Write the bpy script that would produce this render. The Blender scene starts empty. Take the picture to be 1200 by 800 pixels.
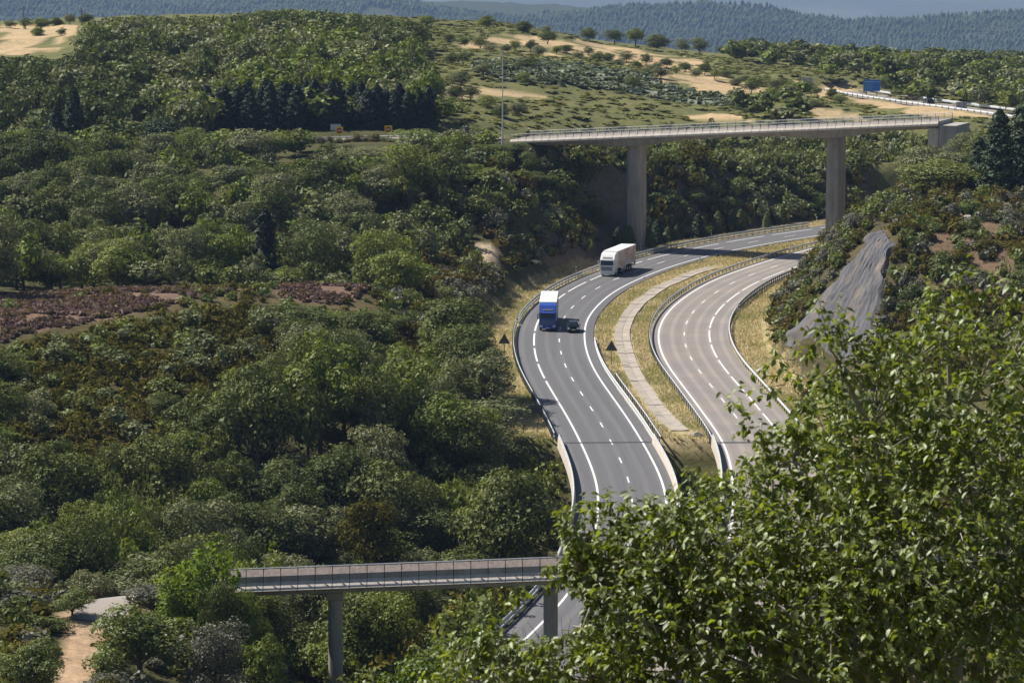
import bpy, bmesh, math, random
import numpy as np
from mathutils import Vector, Matrix

random.seed(7)
RNG = np.random.default_rng(7)
SC = bpy.context.scene
COL = SC.collection

# ------------------------------------------------------------------ camera, sky, sun, exposure
FPX, CZ = 4000.0, 66.0                       # focal length in 1200-px photo pixels, eye height over the road
TH = math.atan(550.0 / FPX)                  # downward pitch
CT, ST = math.cos(TH), math.sin(TH)
cam_d = bpy.data.cameras.new('camera')
cam_d.sensor_width = 36.0
cam_d.lens = 36.0 * FPX / 1200.0
cam_d.clip_start, cam_d.clip_end = 0.5, 30000.0
cam_d.dof.use_dof = True
cam_d.dof.focus_distance = 470.0
cam_d.dof.aperture_fstop = 9.0
cam = bpy.data.objects.new('camera', cam_d)
cam.location = (0, 0, CZ)
cam.rotation_euler = (math.pi / 2 - TH, 0, 0)
COL.objects.link(cam)
SC.camera = cam

SUN_EL, SUN_AZ = math.radians(48), math.radians(-60)      # azimuth from +Y, minus = to the left
world = bpy.data.worlds.new('World')
SC.world = world
world.use_nodes = True
wn = world.node_tree
wn.nodes.clear()
w_out = wn.nodes.new('ShaderNodeOutputWorld')
w_bg = wn.nodes.new('ShaderNodeBackground')
w_sky = wn.nodes.new('ShaderNodeTexSky')
w_sky.sky_type = 'NISHITA'
w_sky.sun_disc = False
w_sky.sun_elevation = SUN_EL
w_sky.sun_rotation = SUN_AZ
w_sky.altitude = 600
w_bg.inputs['Strength'].default_value = 0.056
wn.links.new(w_sky.outputs['Color'], w_bg.inputs['Color'])
wn.links.new(w_bg.outputs['Background'], w_out.inputs['Surface'])

sun_d = bpy.data.lights.new('sun', 'SUN')
sun_d.energy = 5.0
sun_d.angle = math.radians(0.53)
sun_d.color = (1.0, 0.95, 0.87)
sun = bpy.data.objects.new('sun', sun_d)
S = Vector((math.sin(SUN_AZ) * math.cos(SUN_EL), math.cos(SUN_AZ) * math.cos(SUN_EL), math.sin(SUN_EL)))
sun.rotation_euler = S.to_track_quat('Z', 'Y').to_euler()
sun.location = (-100, 200, 300)
COL.objects.link(sun)

SC.view_settings.view_transform = 'Standard'
SC.view_settings.look = 'None'
SC.view_settings.gamma = 1.0
SC.view_settings.use_curve_mapping = False
SC.view_settings.exposure = 0.6
SC.render.engine = 'CYCLES'
SC.cycles.use_denoising = True
SC.cycles.max_bounces = 5
SC.cycles.diffuse_bounces = 3
SC.cycles.transmission_bounces = 3
SC.cycles.volume_bounces = 0
SC.cycles.sample_clamp_indirect = 4.0

# ------------------------------------------------------------------ pixel <-> place
def at(px, py, D):
    u, v = (px - 600) / FPX, (py - 400) / FPX
    t = D / (CT - v * ST)
    return Vector((u * t, D, CZ - t * (ST + v * CT)))

def gp(px, py, z=0.0):
    u, v = (px - 600) / FPX, (py - 400) / FPX
    t = (CZ - z) / (ST + v * CT)
    return Vector((u * t, t * (CT - v * ST), z))

def proj(x, y, z):
    dz = z - CZ
    dep = np.maximum(y * CT - dz * ST, 1e-3)
    up = y * ST + dz * CT
    return 600 + FPX * x / dep, 400 - FPX * up / dep, dep

def inpoly(px, py, poly):
    px, py = np.asarray(px, float), np.asarray(py, float)
    r = np.zeros(px.shape, bool)
    n = len(poly)
    j = n - 1
    for i in range(n):
        xi, yi = poly[i]; xj, yj = poly[j]
        c = ((yi > py) != (yj > py)) & (px < (xj - xi) * (py - yi) / ((yj - yi) if yj != yi else 1e-9) + xi)
        r ^= c
        j = i
    return r

def sstep(a, b, x):
    t = np.clip((x - a) / (b - a), 0, 1)
    return t * t * (3 - 2 * t)

# ------------------------------------------------------------------ object helpers
def link(o, parent=None):
    COL.objects.link(o)
    if parent is not None:
        o.parent = parent
    return o

def tag(o, label=None, cat=None, group=None, kind=None):
    if label: o['label'] = label
    if cat: o['category'] = cat
    if group: o['group'] = group
    if kind: o['kind'] = kind
    return o

def thing(name, label, cat, loc=(0, 0, 0), rz=0.0, group=None):
    o = bpy.data.objects.new(name, None)
    o.empty_display_size = 0.3
    o.location = loc
    o.rotation_euler = (0, 0, rz)
    link(o)
    return tag(o, label, cat, group)

def mesh_np(name, V, F, m=None, smooth=False):
    me = bpy.data.meshes.new(name)
    V = np.ascontiguousarray(V, dtype=np.float32)
    F = np.ascontiguousarray(F, dtype=np.int32)
    k = F.shape[1]
    me.vertices.add(len(V)); me.vertices.foreach_set('co', V.ravel())
    me.loops.add(F.size); me.loops.foreach_set('vertex_index', F.ravel())
    me.polygons.add(len(F))
    me.polygons.foreach_set('loop_start', np.arange(0, F.size, k, dtype=np.int32))
    if smooth:
        me.polygons.foreach_set('use_smooth', np.ones(len(F), bool))
    me.update(calc_edges=True)
    me.validate()
    if m: me.materials.append(m)
    return me

def obj(name, me, parent=None, loc=None):
    o = bpy.data.objects.new(name, me)
    if loc is not None: o.location = loc
    return link(o, parent)

class MB:
    """collects simple shapes into one mesh"""
    def __init__(s): s.v, s.f = [], []
    def add(s, V, F):
        b = len(s.v); s.v += [tuple(p) for p in V]; s.f += [tuple(i + b for i in q) for q in F]; return s
    def box(s, x0, x1, y0, y1, z0, z1):
        return s.add([(x0,y0,z0),(x1,y0,z0),(x1,y1,z0),(x0,y1,z0),(x0,y0,z1),(x1,y0,z1),(x1,y1,z1),(x0,y1,z1)],
                     [(0,3,2,1),(4,5,6,7),(0,1,5,4),(1,2,6,5),(2,3,7,6),(3,0,4,7)])
    def prism_x(s, prof, x0, x1, taper=None):
        """prof: (y,z) outline, extruded along x"""
        n = len(prof)
        V = [(x0, y, z) for y, z in prof] + [(x1, y, z) for y, z in prof]
        F = [tuple(range(n))[::-1], tuple(range(n, 2 * n))] + [(i, (i+1) % n, n + (i+1) % n, n + i) for i in range(n)]
        return s.add(V, F)
    def tube(s, pts, rad, n=6, cap=True):
        pts = [Vector(p) for p in pts]
        if not hasattr(rad, '__len__'): rad = [rad] * len(pts)
        V, F = [], []
        for i, p in enumerate(pts):
            t = (pts[min(i+1, len(pts)-1)] - pts[max(i-1, 0)]).normalized()
            a = Vector((0, 0, 1)) if abs(t.z) < 0.9 else Vector((1, 0, 0))
            e1 = t.cross(a).normalized(); e2 = t.cross(e1)
            for k in range(n):
                an = 2 * math.pi * k / n
                V.append(p + (e1 * math.cos(an) + e2 * math.sin(an)) * rad[i])
        for i in range(len(pts) - 1):
            for k in range(n):
                F.append((i*n + k, i*n + (k+1) % n, (i+1)*n + (k+1) % n, (i+1)*n + k))
        if cap:
            F.append(tuple(range(n))[::-1]); F.append(tuple(range((len(pts)-1)*n, len(pts)*n)))
        return s.add(V, F)
    def disc_x(s, x0, x1, cy, cz, r, n=16):
        prof = [(cy + r*math.cos(2*math.pi*k/n), cz + r*math.sin(2*math.pi*k/n)) for k in range(n)]
        return s.prism_x(prof, x0, x1)
    def mesh(s, name, m, bevel=0.0, seg=1, smooth=False):
        me = bpy.data.meshes.new(name)
        me.from_pydata(s.v, [], s.f)
        bm = bmesh.new(); bm.from_mesh(me)
        bmesh.ops.recalc_face_normals(bm, faces=bm.faces)
        if bevel > 0:
            es = [e for e in bm.edges if len(e.link_faces) == 2 and e.calc_face_angle(0) > 0.35]
            bmesh.ops.bevel(bm, geom=es, offset=bevel, segments=seg, affect='EDGES', clamp_overlap=True)
        if smooth:
            for f in bm.faces: f.smooth = True
        bm.to_mesh(me); bm.free()
        if m: me.materials.append(m)
        return me
    def build(s, name, m, parent=None, bevel=0.0, seg=1, smooth=False):
        return obj(name, s.mesh(name, m, bevel, seg, smooth), parent)

# ------------------------------------------------------------------ materials
def nm(name):
    m = bpy.data.materials.new(name); m.use_nodes = True
    nt = m.node_tree; nt.nodes.clear()
    out = nt.nodes.new('ShaderNodeOutputMaterial')
    return m, nt, out

def N(nt, t, **kw):
    n = nt.nodes.new(t)
    for k, v in kw.items(): setattr(n, k, v)
    return n

def mixc(nt, fac, a, b, mode='MIX'):
    n = nt.nodes.new('ShaderNodeMix'); n.data_type = 'RGBA'; n.blend_type = mode
    for i, val in ((0, fac), (6, a), (7, b)):
        if hasattr(val, 'is_linked') or hasattr(val, 'links'): nt.links.new(val, n.inputs[i])
        else: n.inputs[i].default_value = (*val, 1) if isinstance(val, tuple) and len(val) == 3 else val
    return n.outputs[2]

def noise(nt, scale, detail=4, rough=0.6, coord='Position', dist=0.0, vec=None):
    n = N(nt, 'ShaderNodeTexNoise')
    n.inputs['Scale'].default_value = scale; n.inputs['Detail'].default_value = detail
    n.inputs['Roughness'].default_value = rough; n.inputs['Distortion'].default_value = dist
    if vec is None:
        if coord == 'Position': vec = N(nt, 'ShaderNodeNewGeometry').outputs['Position']
        else: vec = N(nt, 'ShaderNodeTexCoord').outputs[coord]
    nt.links.new(vec, n.inputs['Vector'])
    return n.outputs['Fac']

def ramp(nt, fac, stops):
    r = N(nt, 'ShaderNodeValToRGB')
    e = r.color_ramp.elements
    while len(e) < len(stops): e.new(0.5)
    for el, (p, c) in zip(e, stops):
        el.position = p; el.color = (*c, 1) if len(c) == 3 else c
    nt.links.new(fac, r.inputs['Fac'])
    return r.outputs['Color']

def mapped(nt, scale=(1,1,1), rot=(0,0,0), coord='Position'):
    mp = N(nt, 'ShaderNodeMapping')
    mp.inputs['Scale'].default_value = scale; mp.inputs['Rotation'].default_value = rot
    src = N(nt, 'ShaderNodeNewGeometry').outputs['Position'] if coord == 'Position' else N(nt, 'ShaderNodeTexCoord').outputs[coord]
    nt.links.new(src, mp.inputs['Vector'])
    return mp.outputs['Vector']

def simple(name, c1, c2=None, scale=2.0, rough=0.8, metal=0.0, bump=0.0, coord='Position', vscale=None, spec=0.4):
    m, nt, out = nm(name)
    b = N(nt, 'ShaderNodeBsdfPrincipled')
    b.inputs['Roughness'].default_value = rough; b.inputs['Metallic'].default_value = metal
    b.inputs['Specular IOR Level'].default_value = spec
    if c2 is None: c2 = tuple(x * 0.8 for x in c1)
    vec = mapped(nt, vscale, coord=coord) if vscale else None
    f = noise(nt, scale, 6, 0.65, coord, vec=vec)
    nt.links.new(ramp(nt, f, [(0.3, c2), (0.7, c1)]), b.inputs['Base Color'])
    if bump > 0:
        bp = N(nt, 'ShaderNodeBump'); bp.inputs['Strength'].default_value = 0.6; bp.inputs['Distance'].default_value = bump
        nt.links.new(noise(nt, scale * 4, 5, 0.7, coord), bp.inputs['Height'])
        nt.links.new(bp.outputs['Normal'], b.inputs['Normal'])
    nt.links.new(b.outputs['BSDF'], out.inputs['Surface'])
    return m

def foliage(name, c1, c2, c3=None, trans=0.3, gloss=0.015, pos_scale=0.12, leaf_var=0.35):
    """c1..c2 from tree to tree (object random + slow noise), small leaf-to-leaf variation, translucent"""
    m, nt, out = nm(name)
    oi = N(nt, 'ShaderNodeObjectInfo')
    slow = noise(nt, pos_scale, 2, 0.5)
    ad = N(nt, 'ShaderNodeMath', operation='MULTIPLY_ADD')
    nt.links.new(oi.outputs['Random'], ad.inputs[0]); ad.inputs[1].default_value = 0.6
    sb = N(nt, 'ShaderNodeMath', operation='SUBTRACT'); nt.links.new(slow, sb.inputs[0]); sb.inputs[1].default_value = 0.3
    nt.links.new(sb.outputs[0], ad.inputs[2])
    stops = [(0.0, c1), (1.0, c2)] if c3 is None else [(0.0, c1), (0.55, c2), (1.0, c3)]
    col = ramp(nt, ad.outputs[0], stops)
    geo = N(nt, 'ShaderNodeNewGeometry')
    mr = N(nt, 'ShaderNodeMapRange'); mr.inputs['To Min'].default_value = 1 - leaf_var; mr.inputs['To Max'].default_value = 1 + leaf_var
    nt.links.new(geo.outputs['Random Per Island'], mr.inputs['Value'])
    vm = N(nt, 'ShaderNodeVectorMath', operation='SCALE')
    nt.links.new(col, vm.inputs[0]); nt.links.new(mr.outputs['Result'], vm.inputs['Scale'])
    d = N(nt, 'ShaderNodeBsdfDiffuse'); nt.links.new(vm.outputs[0], d.inputs['Color'])
    t = N(nt, 'ShaderNodeBsdfTranslucent')
    tc = mixc(nt, 1.0, vm.outputs[0], (1.5, 1.45, 0.5), 'MULTIPLY')
    nt.links.new(tc, t.inputs['Color'])
    mx = N(nt, 'ShaderNodeMixShader'); mx.inputs[0].default_value = trans
    nt.links.new(d.outputs[0], mx.inputs[1]); nt.links.new(t.outputs[0], mx.inputs[2])
    last = mx.outputs[0]
    if gloss > 0:
        g = N(nt, 'ShaderNodeBsdfGlossy'); g.inputs['Roughness'].default_value = 0.55
        g.inputs['Color'].default_value = (0.9, 0.95, 0.9, 1)
        m2 = N(nt, 'ShaderNodeMixShader'); m2.inputs[0].default_value = gloss
        nt.links.new(last, m2.inputs[1]); nt.links.new(g.outputs[0], m2.inputs[2]); last = m2.outputs[0]
    nt.links.new(last, out.inputs['Surface'])
    return m

def asphalt(name, c1, c2, streak):
    m, nt, out = nm(name)
    b = N(nt, 'ShaderNodeBsdfPrincipled'); b.inputs['Roughness'].default_value = 0.75
    b.inputs['Specular IOR Level'].default_value = 0.35
    uv = N(nt, 'ShaderNodeUVMap')
    mp = N(nt, 'ShaderNodeMapping'); mp.inputs['Scale'].default_value = (1.1, 0.02, 1)
    nt.links.new(uv.outputs[0], mp.inputs['Vector'])
    f1 = noise(nt, 1.0, 4, 0.6, vec=mp.outputs[0])               # along-lane streaks
    f2 = noise(nt, 0.11, 5, 0.6)
    f3 = noise(nt, 6.0, 3, 0.7)
    c = ramp(nt, f1, [(0.3, c2), (0.68, c1)])
    c = mixc(nt, ramp(nt, f2, [(0.42, (0, 0, 0)), (0.62, (0.75, 0.75, 0.75))]), c, streak)
    sx = N(nt, 'ShaderNodeSeparateXYZ'); nt.links.new(uv.outputs[0], sx.inputs[0])
    wv = N(nt, 'ShaderNodeMath', operation='MULTIPLY'); nt.links.new(sx.outputs[0], wv.inputs[0]); wv.inputs[1].default_value = 2 * math.pi / 1.76
    cs = N(nt, 'ShaderNodeMath', operation='COSINE'); nt.links.new(wv.outputs[0], cs.inputs[0])
    c = mixc(nt, 1.0, c, ramp(nt, cs.outputs[0], [(0.0, (0.80, 0.80, 0.81)), (1.0, (1.04, 1.04, 1.03))]), 'MULTIPLY')
    c = mixc(nt, 0.18, c, ramp(nt, f3, [(0.3, (0.02, 0.02, 0.02)), (0.7, (0.28, 0.28, 0.28))]))
    nt.links.new(c, b.inputs['Base Color'])
    nt.links.new(b.outputs[0], out.inputs['Surface'])
    return m

M = {}
M['asphalt_dark'] = asphalt('asphalt_dark', (0.142, 0.135, 0.138), (0.092, 0.090, 0.096), (0.115, 0.110, 0.113))
M['asphalt_pale'] = asphalt('asphalt_pale', (0.340, 0.285, 0.240), (0.265, 0.225, 0.193), (0.235, 0.208, 0.190))
M['paint'] = simple('road_paint', (0.80, 0.80, 0.78), (0.60, 0.60, 0.58), 3.0, 0.6)
M['joint'] = simple('expansion_joint', (0.05, 0.05, 0.055), (0.03, 0.03, 0.03), 4.0, 0.7)
M['steel'] = simple('galvanised_steel', (0.62, 0.64, 0.66), (0.48, 0.50, 0.52), 1.5, 0.5, 0.1)
M['steel_dark'] = simple('dull_steel', (0.16, 0.18, 0.20), (0.09, 0.10, 0.12), 2.0, 0.55, 0.4)
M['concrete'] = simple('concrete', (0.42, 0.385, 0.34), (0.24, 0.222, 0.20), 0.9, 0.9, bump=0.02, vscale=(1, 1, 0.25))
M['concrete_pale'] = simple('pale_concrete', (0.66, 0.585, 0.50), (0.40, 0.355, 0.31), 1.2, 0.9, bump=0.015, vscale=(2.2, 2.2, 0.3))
M['concrete_pink'] = simple('lichened_concrete', (0.56, 0.45, 0.40), (0.32, 0.25, 0.22), 1.6, 0.9, bump=0.015, vscale=(2.5, 2.5, 0.5))
M['slab'] = simple('channel_concrete', (0.42, 0.365, 0.30), (0.25, 0.215, 0.175), 0.7, 0.9, bump=0.02)
M['white'] = simple('white_paint', (0.82, 0.82, 0.80), (0.72, 0.72, 0.71), 1.0, 0.4, spec=0.5)
M['blue_cab'] = simple('blue_paint', (0.035, 0.10, 0.42), (0.025, 0.075, 0.34), 1.0, 0.25, spec=0.6)
M['dark_car'] = simple('black_paint', (0.012, 0.014, 0.018), (0.008, 0.009, 0.012), 1.0, 0.2, spec=0.6)
M['glass'] = simple('vehicle_glass', (0.015, 0.018, 0.022), (0.01, 0.012, 0.015), 1.0, 0.08, spec=0.8)
M['rubber'] = simple('tyre_rubber', (0.02, 0.02, 0.02), (0.012, 0.012, 0.012), 3.0, 0.9)
M['chassis'] = simple('dark_chassis', (0.03, 0.03, 0.033), (0.02, 0.02, 0.02), 3.0, 0.7)
M['rim'] = simple('wheel_rim', (0.45, 0.46, 0.48), (0.35, 0.36, 0.38), 3.0, 0.35, 0.7)
M['lamp'] = simple('lamp_lens', (0.75, 0.77, 0.80), (0.65, 0.67, 0.70), 3.0, 0.15, spec=0.8)
M['grille'] = simple('grille_grey', (0.20, 0.20, 0.22), (0.14, 0.14, 0.15), 3.0, 0.5)
M['skirt'] = simple('grey_skirt', (0.40, 0.40, 0.42), (0.30, 0.30, 0.32), 1.0, 0.6)
M['sign_back'] = simple('sign_back_metal', (0.075, 0.085, 0.095), (0.055, 0.062, 0.07), 2.0, 0.6, 0.2)
M['sign_grey'] = simple('sign_grey_metal', (0.34, 0.37, 0.42), (0.28, 0.31, 0.35), 1.0, 0.6, 0.2)
M['yellow'] = simple('sign_yellow', (0.85, 0.62, 0.03), (0.78, 0.55, 0.03), 2.0, 0.5)
M['red'] = simple('sign_red', (0.55, 0.03, 0.04), (0.48, 0.025, 0.03), 2.0, 0.5)
M['blue_sign'] = simple('sign_blue', (0.02, 0.17, 0.52), (0.02, 0.15, 0.47), 1.0, 0.5)
M['bark'] = simple('tree_bark', (0.16, 0.13, 0.10), (0.08, 0.065, 0.05), 3.0, 0.95, coord='Object')
M['bark_pale'] = simple('pale_bark', (0.42, 0.38, 0.33), (0.24, 0.21, 0.18), 6.0, 0.9, coord='Object')
M['deadwood'] = simple('bleached_wood', (0.45, 0.41, 0.37), (0.28, 0.25, 0.22), 5.0, 0.9)
M['rock'] = simple('rough_rock', (0.42, 0.38, 0.34), (0.22, 0.20, 0.18), 0.8, 0.95, bump=0.1)

M['oak'] = foliage('oak_leaves', (0.070, 0.090, 0.026), (0.108, 0.128, 0.036), (0.155, 0.168, 0.052), trans=0.16, leaf_var=0.5)
M['grey_oak'] = foliage('grey_oak_leaves', (0.130, 0.148, 0.068), (0.170, 0.182, 0.088), (0.21, 0.212, 0.11), trans=0.16, leaf_var=0.5)
M['chestnut'] = foliage('chestnut_leaves', (0.115, 0.150, 0.026), (0.158, 0.190, 0.036), (0.205, 0.220, 0.054), trans=0.22, gloss=0.02, leaf_var=0.5)
M['bright'] = foliage('bright_leaves', (0.12, 0.18, 0.025), (0.17, 0.23, 0.035), trans=0.4)
M['flower'] = foliage('flowering_leaves', (0.16, 0.20, 0.07), (0.25, 0.29, 0.13), trans=0.3)
M['conifer'] = foliage('conifer_needles', (0.016, 0.030, 0.016), (0.028, 0.046, 0.022), trans=0.08, gloss=0.02)
M['pine'] = foliage('pine_needles', (0.030, 0.050, 0.022), (0.050, 0.075, 0.030), trans=0.1, gloss=0.02)
M['olive_shrub'] = foliage('heath_shrub_leaves', (0.078, 0.074, 0.018), (0.110, 0.098, 0.022), (0.098, 0.066, 0.028), trans=0.15, gloss=0.0, leaf_var=0.45)
M['green_shrub'] = foliage('green_shrub_leaves', (0.090, 0.118, 0.032), (0.14, 0.168, 0.042), (0.175, 0.180, 0.055), trans=0.25, gloss=0.03)
M['grey_shrub'] = foliage('grey_shrub_leaves', (0.115, 0.115, 0.085), (0.16, 0.155, 0.125), trans=0.15, gloss=0.02)
M['sage'] = foliage('sage_scrub_leaves', (0.12, 0.145, 0.09), (0.19, 0.21, 0.15), trans=0.15, gloss=0.02)
M['heath'] = foliage('green_heath_leaves', (0.135, 0.150, 0.052), (0.172, 0.178, 0.066), (0.185, 0.165, 0.074), trans=0.2, gloss=0.0, pos_scale=0.03)
M['heather'] = foliage('heather_bloom', (0.165, 0.130, 0.085), (0.215, 0.130, 0.150), (0.19, 0.165, 0.095), trans=0.15, gloss=0.0, pos_scale=0.3)
M['dry'] = foliage('dry_grass_blades', (0.40, 0.335, 0.20), (0.52, 0.45, 0.29), (0.27, 0.265, 0.12), trans=0.15, gloss=0.0, pos_scale=0.35, leaf_var=0.3)
M['far_pine'] = foliage('far_pine_needles', (0.030, 0.050, 0.024), (0.070, 0.092, 0.042), trans=0.05, gloss=0.0, pos_scale=0.006)
M['front_leaf'] = foliage('walnut_leaves', (0.145, 0.185, 0.030), (0.215, 0.245, 0.055), trans=0.40, gloss=0.06, pos_scale=2.0, leaf_var=0.5)
M['front_leaf2'] = foliage('small_tree_leaves', (0.09, 0.13, 0.022), (0.12, 0.16, 0.030), trans=0.35, gloss=0.03, pos_scale=1.0)
# ------------------------------------------------------------------ road centre lines (near to far), traced on the road plane
A_PX = [(560,840),(618,792),(660,755),(695,718),(718,690),(733,655),(740,620),(742.3,589),(739,568),(731.8,548),(722,528.4),(711.8,509),
        (700.7,490.2),(688.8,471.9),(677.6,455.2),(667,438.6),(660,423.4),(656,409.4),(654.7,395.7),(656,383),(660,372),(668.9,361),
        (679.4,351),(692,341.4),(709,332.3),(725.7,324.7),(750,315.3),(770.4,308.5),(793,302),(822.5,294.6),(851.4,289),(882,283.2),
        (914.7,278),(948,273.2),(985,268),(1030,262),(1090,254)]
B_PX = [(760,815),(810,772),(850,730),(880,690),(895,650),(901,610),(900,570),(894,540),(884,516),(873,501),(860.7,485.9),(847.6,469.2),
        (835,453.5),(822.8,439.1),(812.1,424.8),(804.9,411.1),(801.2,397.8),(801.2,385.8),(805.5,374),(812.9,363.5),(823.2,353.4),
        (836.9,343.6),(851.7,334.1),(870.5,325.4),(891,317.5),(915,309.5),(942,301),(975,292),(1020,281),(1085,268)]

def smooth_path(pts, step=2.0, sigma=7.0):
    P = np.array(pts, float)
    d = np.r_[0, np.cumsum(np.linalg.norm(np.diff(P[:, :2], axis=0), axis=1))]
    s = np.arange(0, d[-1], step)
    Q = np.stack([np.interp(s, d, P[:, k]) for k in range(3)], 1)
    n = int(3 * sigma / step)
    w = np.exp(-0.5 * (np.arange(-n, n + 1) * step / sigma) ** 2); w /= w.sum()
    out = np.empty_like(Q)
    for k in range(3):
        a = Q[:, k]
        pad = np.r_[2 * a[0] - a[n:0:-1], a, 2 * a[-1] - a[-2:-n - 2:-1]]
        out[:, k] = np.convolve(pad, w, 'valid')
    return out

class Path:
    def __init__(s, P):
        s.P = P
        t = np.gradient(P[:, :2], axis=0)
        s.t = t / np.linalg.norm(t, axis=1)[:, None]
        s.n = np.stack([s.t[:, 1], -s.t[:, 0]], 1)           # + = picture right
        s.d = np.r_[0, np.cumsum(np.linalg.norm(np.diff(P[:, :2], axis=0), axis=1))]
    def pos(s, dist, off=0.0):
        dist = np.asarray(dist, float)
        p = np.stack([np.interp(dist, s.d, s.P[:, k]) for k in range(3)], -1)
        n = np.stack([np.interp(dist, s.d, s.n[:, k]) for k in range(2)], -1)
        p[..., :2] += n * np.asarray(off)[..., None] if np.ndim(off) else n * off
        return p
    def tan(s, dist):
        return np.stack([np.interp(dist, s.d, s.t[:, k]) for k in range(2)], -1)
    def at_y(s, y):
        return float(np.interp(y, s.P[:, 1], s.d))
    def lateral(s, x, y):
        """signed offset of points from the path and the arc length of the nearest sample"""
        x, y = np.ravel(x), np.ravel(y)
        lat = np.empty(len(x)); arc = np.empty(len(x))
        for i in range(0, len(x), 20000):
            dx = x[i:i+20000, None] - s.P[None, :, 0]; dy = y[i:i+20000, None] - s.P[None, :, 1]
            k = np.argmin(dx * dx + dy * dy, 1); r = np.arange(len(k))
            lat[i:i+20000] = dx[r, k] * s.n[k, 0] + dy[r, k] * s.n[k, 1]
            al = dx[r, k] * s.t[k, 0] + dy[r, k] * s.t[k, 1]
            endcap = ((k == 0) & (al < -3)) | ((k == len(s.P) - 1) & (al > 3))
            lat[i:i+20000][endcap] = np.sign(lat[i:i+20000][endcap] + 1e-6) * np.hypot(dx[r, k], dy[r, k])[endcap]
            arc[i:i+20000] = s.d[k]
        return lat, arc

PA = Path(smooth_path([gp(x, y, 0) for x, y in A_PX]))
PB = Path(smooth_path([gp(x, y, 0) for x, y in B_PX]))
Y_JOINT, Y_JOINT_NEAR = 393.0, 322.0

PL = Path(smooth_path([at(300, 167, 618), at(340, 164.5, 619), at(390, 162.5, 619), at(430, 161.5, 618), at(470, 161, 616), at(520, 161, 613), at(560, 162, 610.5), at(592, 163.5, 608.5)], 2.0, 5.0))
PF = Path(smooth_path([at(990, 107, 905), at(1010, 111.5, 880), at(1060, 119, 850), at(1120, 127, 815), at(1180, 134.5, 785), at(1230, 142, 760)], 3.0, 10.0))
# ------------------------------------------------------------------ terrain
CP = [(0,0,64.2),(40,0,63),(-40,0,63),(0,-60,66),(0,38,50),(30,38,51),(-30,38,48),(0,100,24),(60,100,26),(-60,100,22),
      (0,170,4),(60,170,6),(-60,170,8),(0,230,-4),(25,230,-3),(-40,225,5),(60,230,4),(-70,240,8),
      (-14,275,-9),(-5,300,-6),(-22,290,-5),(-14,320,-9),(-40,325,-3),(-60,330,2),(-25,345,-7),(5,345,-9),(15,365,-9),(-5,370,-6),(25,350,-7),
      (-50,360,2),(-20,380,1),(-49,490,5),(-15,490,4),(-80,490,7),(-60,555,10),(-22,555,11),(-5,520,5),
      (60,400,3),(80,420,10),(80,330,8),
      # far valleys, ridges and mountains
      (-200,1500,-22),(0,1600,-34),(200,1600,-44),(420,1600,-42),(-400,2300,-90),(0,2300,-110),(300,2300,-110),(600,2300,-100),
      (-700,3500,-170),(0,3500,-190),(900,3500,-180),(-1200,5000,-270),(0,5000,-290),(1300,5000,-280),
      (-1600,8500,-420),(0,8500,-430),(1500,8500,-430),(2400,8500,-420),(-2000,11500,-470),(0,11500,-520),(1800,11500,-520),(3000,11500,-500),
      (-2500,15600,-330),(-800,15600,-360),(900,15600,-385),(2300,15600,-360),(4200,15600,-350),(-4200,15600,-330),(-3500,18300,-420),(0,18300,-440),(3500,18300,-430),
      (40,280,9),(62,280,12),(45,330,6)]
CPX = [ # px, py, distance of ground points
      (0,800,250),(110,800,250),(110,703,277),(0,690,283),(200,695,277),(265,690,276),
      (570,716,309),
      (200,346,440),(20,376,420),(430,334,452),(330,338,446),(500,372,455),(0,455,395),(300,450,398),(200,525,372),(100,560,362),(400,470,400),(520,470,412),
      (560,300,540),(585,312,528),(520,330,515),
      (400,160,620),(460,158,620),(560,159,612),(605,166,607),(300,166,625),(160,190,600),(60,215,575),(0,190,610),(230,172,622),
      (640,186,634),(700,188,662),(760,195,680),(850,197,690),(950,200,695),(1050,195,700),(640,170,650),
      (100,120,690),(350,100,700),(200,105,700),(350,60,780),(200,60,790),(350,33,850),(220,40,860),(60,100,720),(40,60,800),(40,34,880),(300,28,900),
      (450,23,1000),(600,31,1050),(700,47,1100),(800,68,1150),(560,55,900),(640,65,860),(640,50,920),(700,100,780),(600,120,720),(800,130,750),(560,141,660),
      (480,120,690),(480,60,840),(900,140,735),(800,80,980),(900,102,880),(1000,92,960),(990,108,870),(1090,121,815),(1180,132,780),(1000,140,760),(1100,150,720),
      (1100,85,1150),(1190,80,1180),(1000,72,1250),(900,68,1250),
      (900,64,6200),(1190,66,6200),(700,45,6200),(400,28,6200),(0,28,6200),(900,17,6600),(1190,25,6600),(700,15,6600),(400,-4,6600),(0,-14,6600),(-200,-14,6600),(1400,30,6600),
      (950,424,454),(1040,272,477),(1000,430,449),(1045,282,473),(1075,420,440),(1150,340,455),(1100,250,492),(1190,246,495),(1050,225,520),(1100,170,585),(1190,200,560),
      (990,240,540),(960,280,525),(1180,150,640)]
ctrl = [tuple(c) for c in CP] + [tuple(at(*c)) for c in CPX]
C3 = np.array(ctrl, float)

def uv_(x, y):
    yy = np.maximum(y, -55) + 80
    return x / yy, np.log(yy)
cu, cv = uv_(C3[:, 0], C3[:, 1])
n_c = len(C3)
Kc = np.hypot(cu[:, None] - cu[None], cv[:, None] - cv[None])
Am = np.zeros((n_c + 3, n_c + 3)); Am[:n_c, :n_c] = Kc - 1e-4 * np.eye(n_c)
Am[:n_c, n_c] = 1; Am[:n_c, n_c+1] = cu; Am[:n_c, n_c+2] = cv; Am[n_c:, :n_c] = Am[:n_c, n_c:].T
Wc = np.linalg.solve(Am, np.r_[C3[:, 2], 0, 0, 0])

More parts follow.
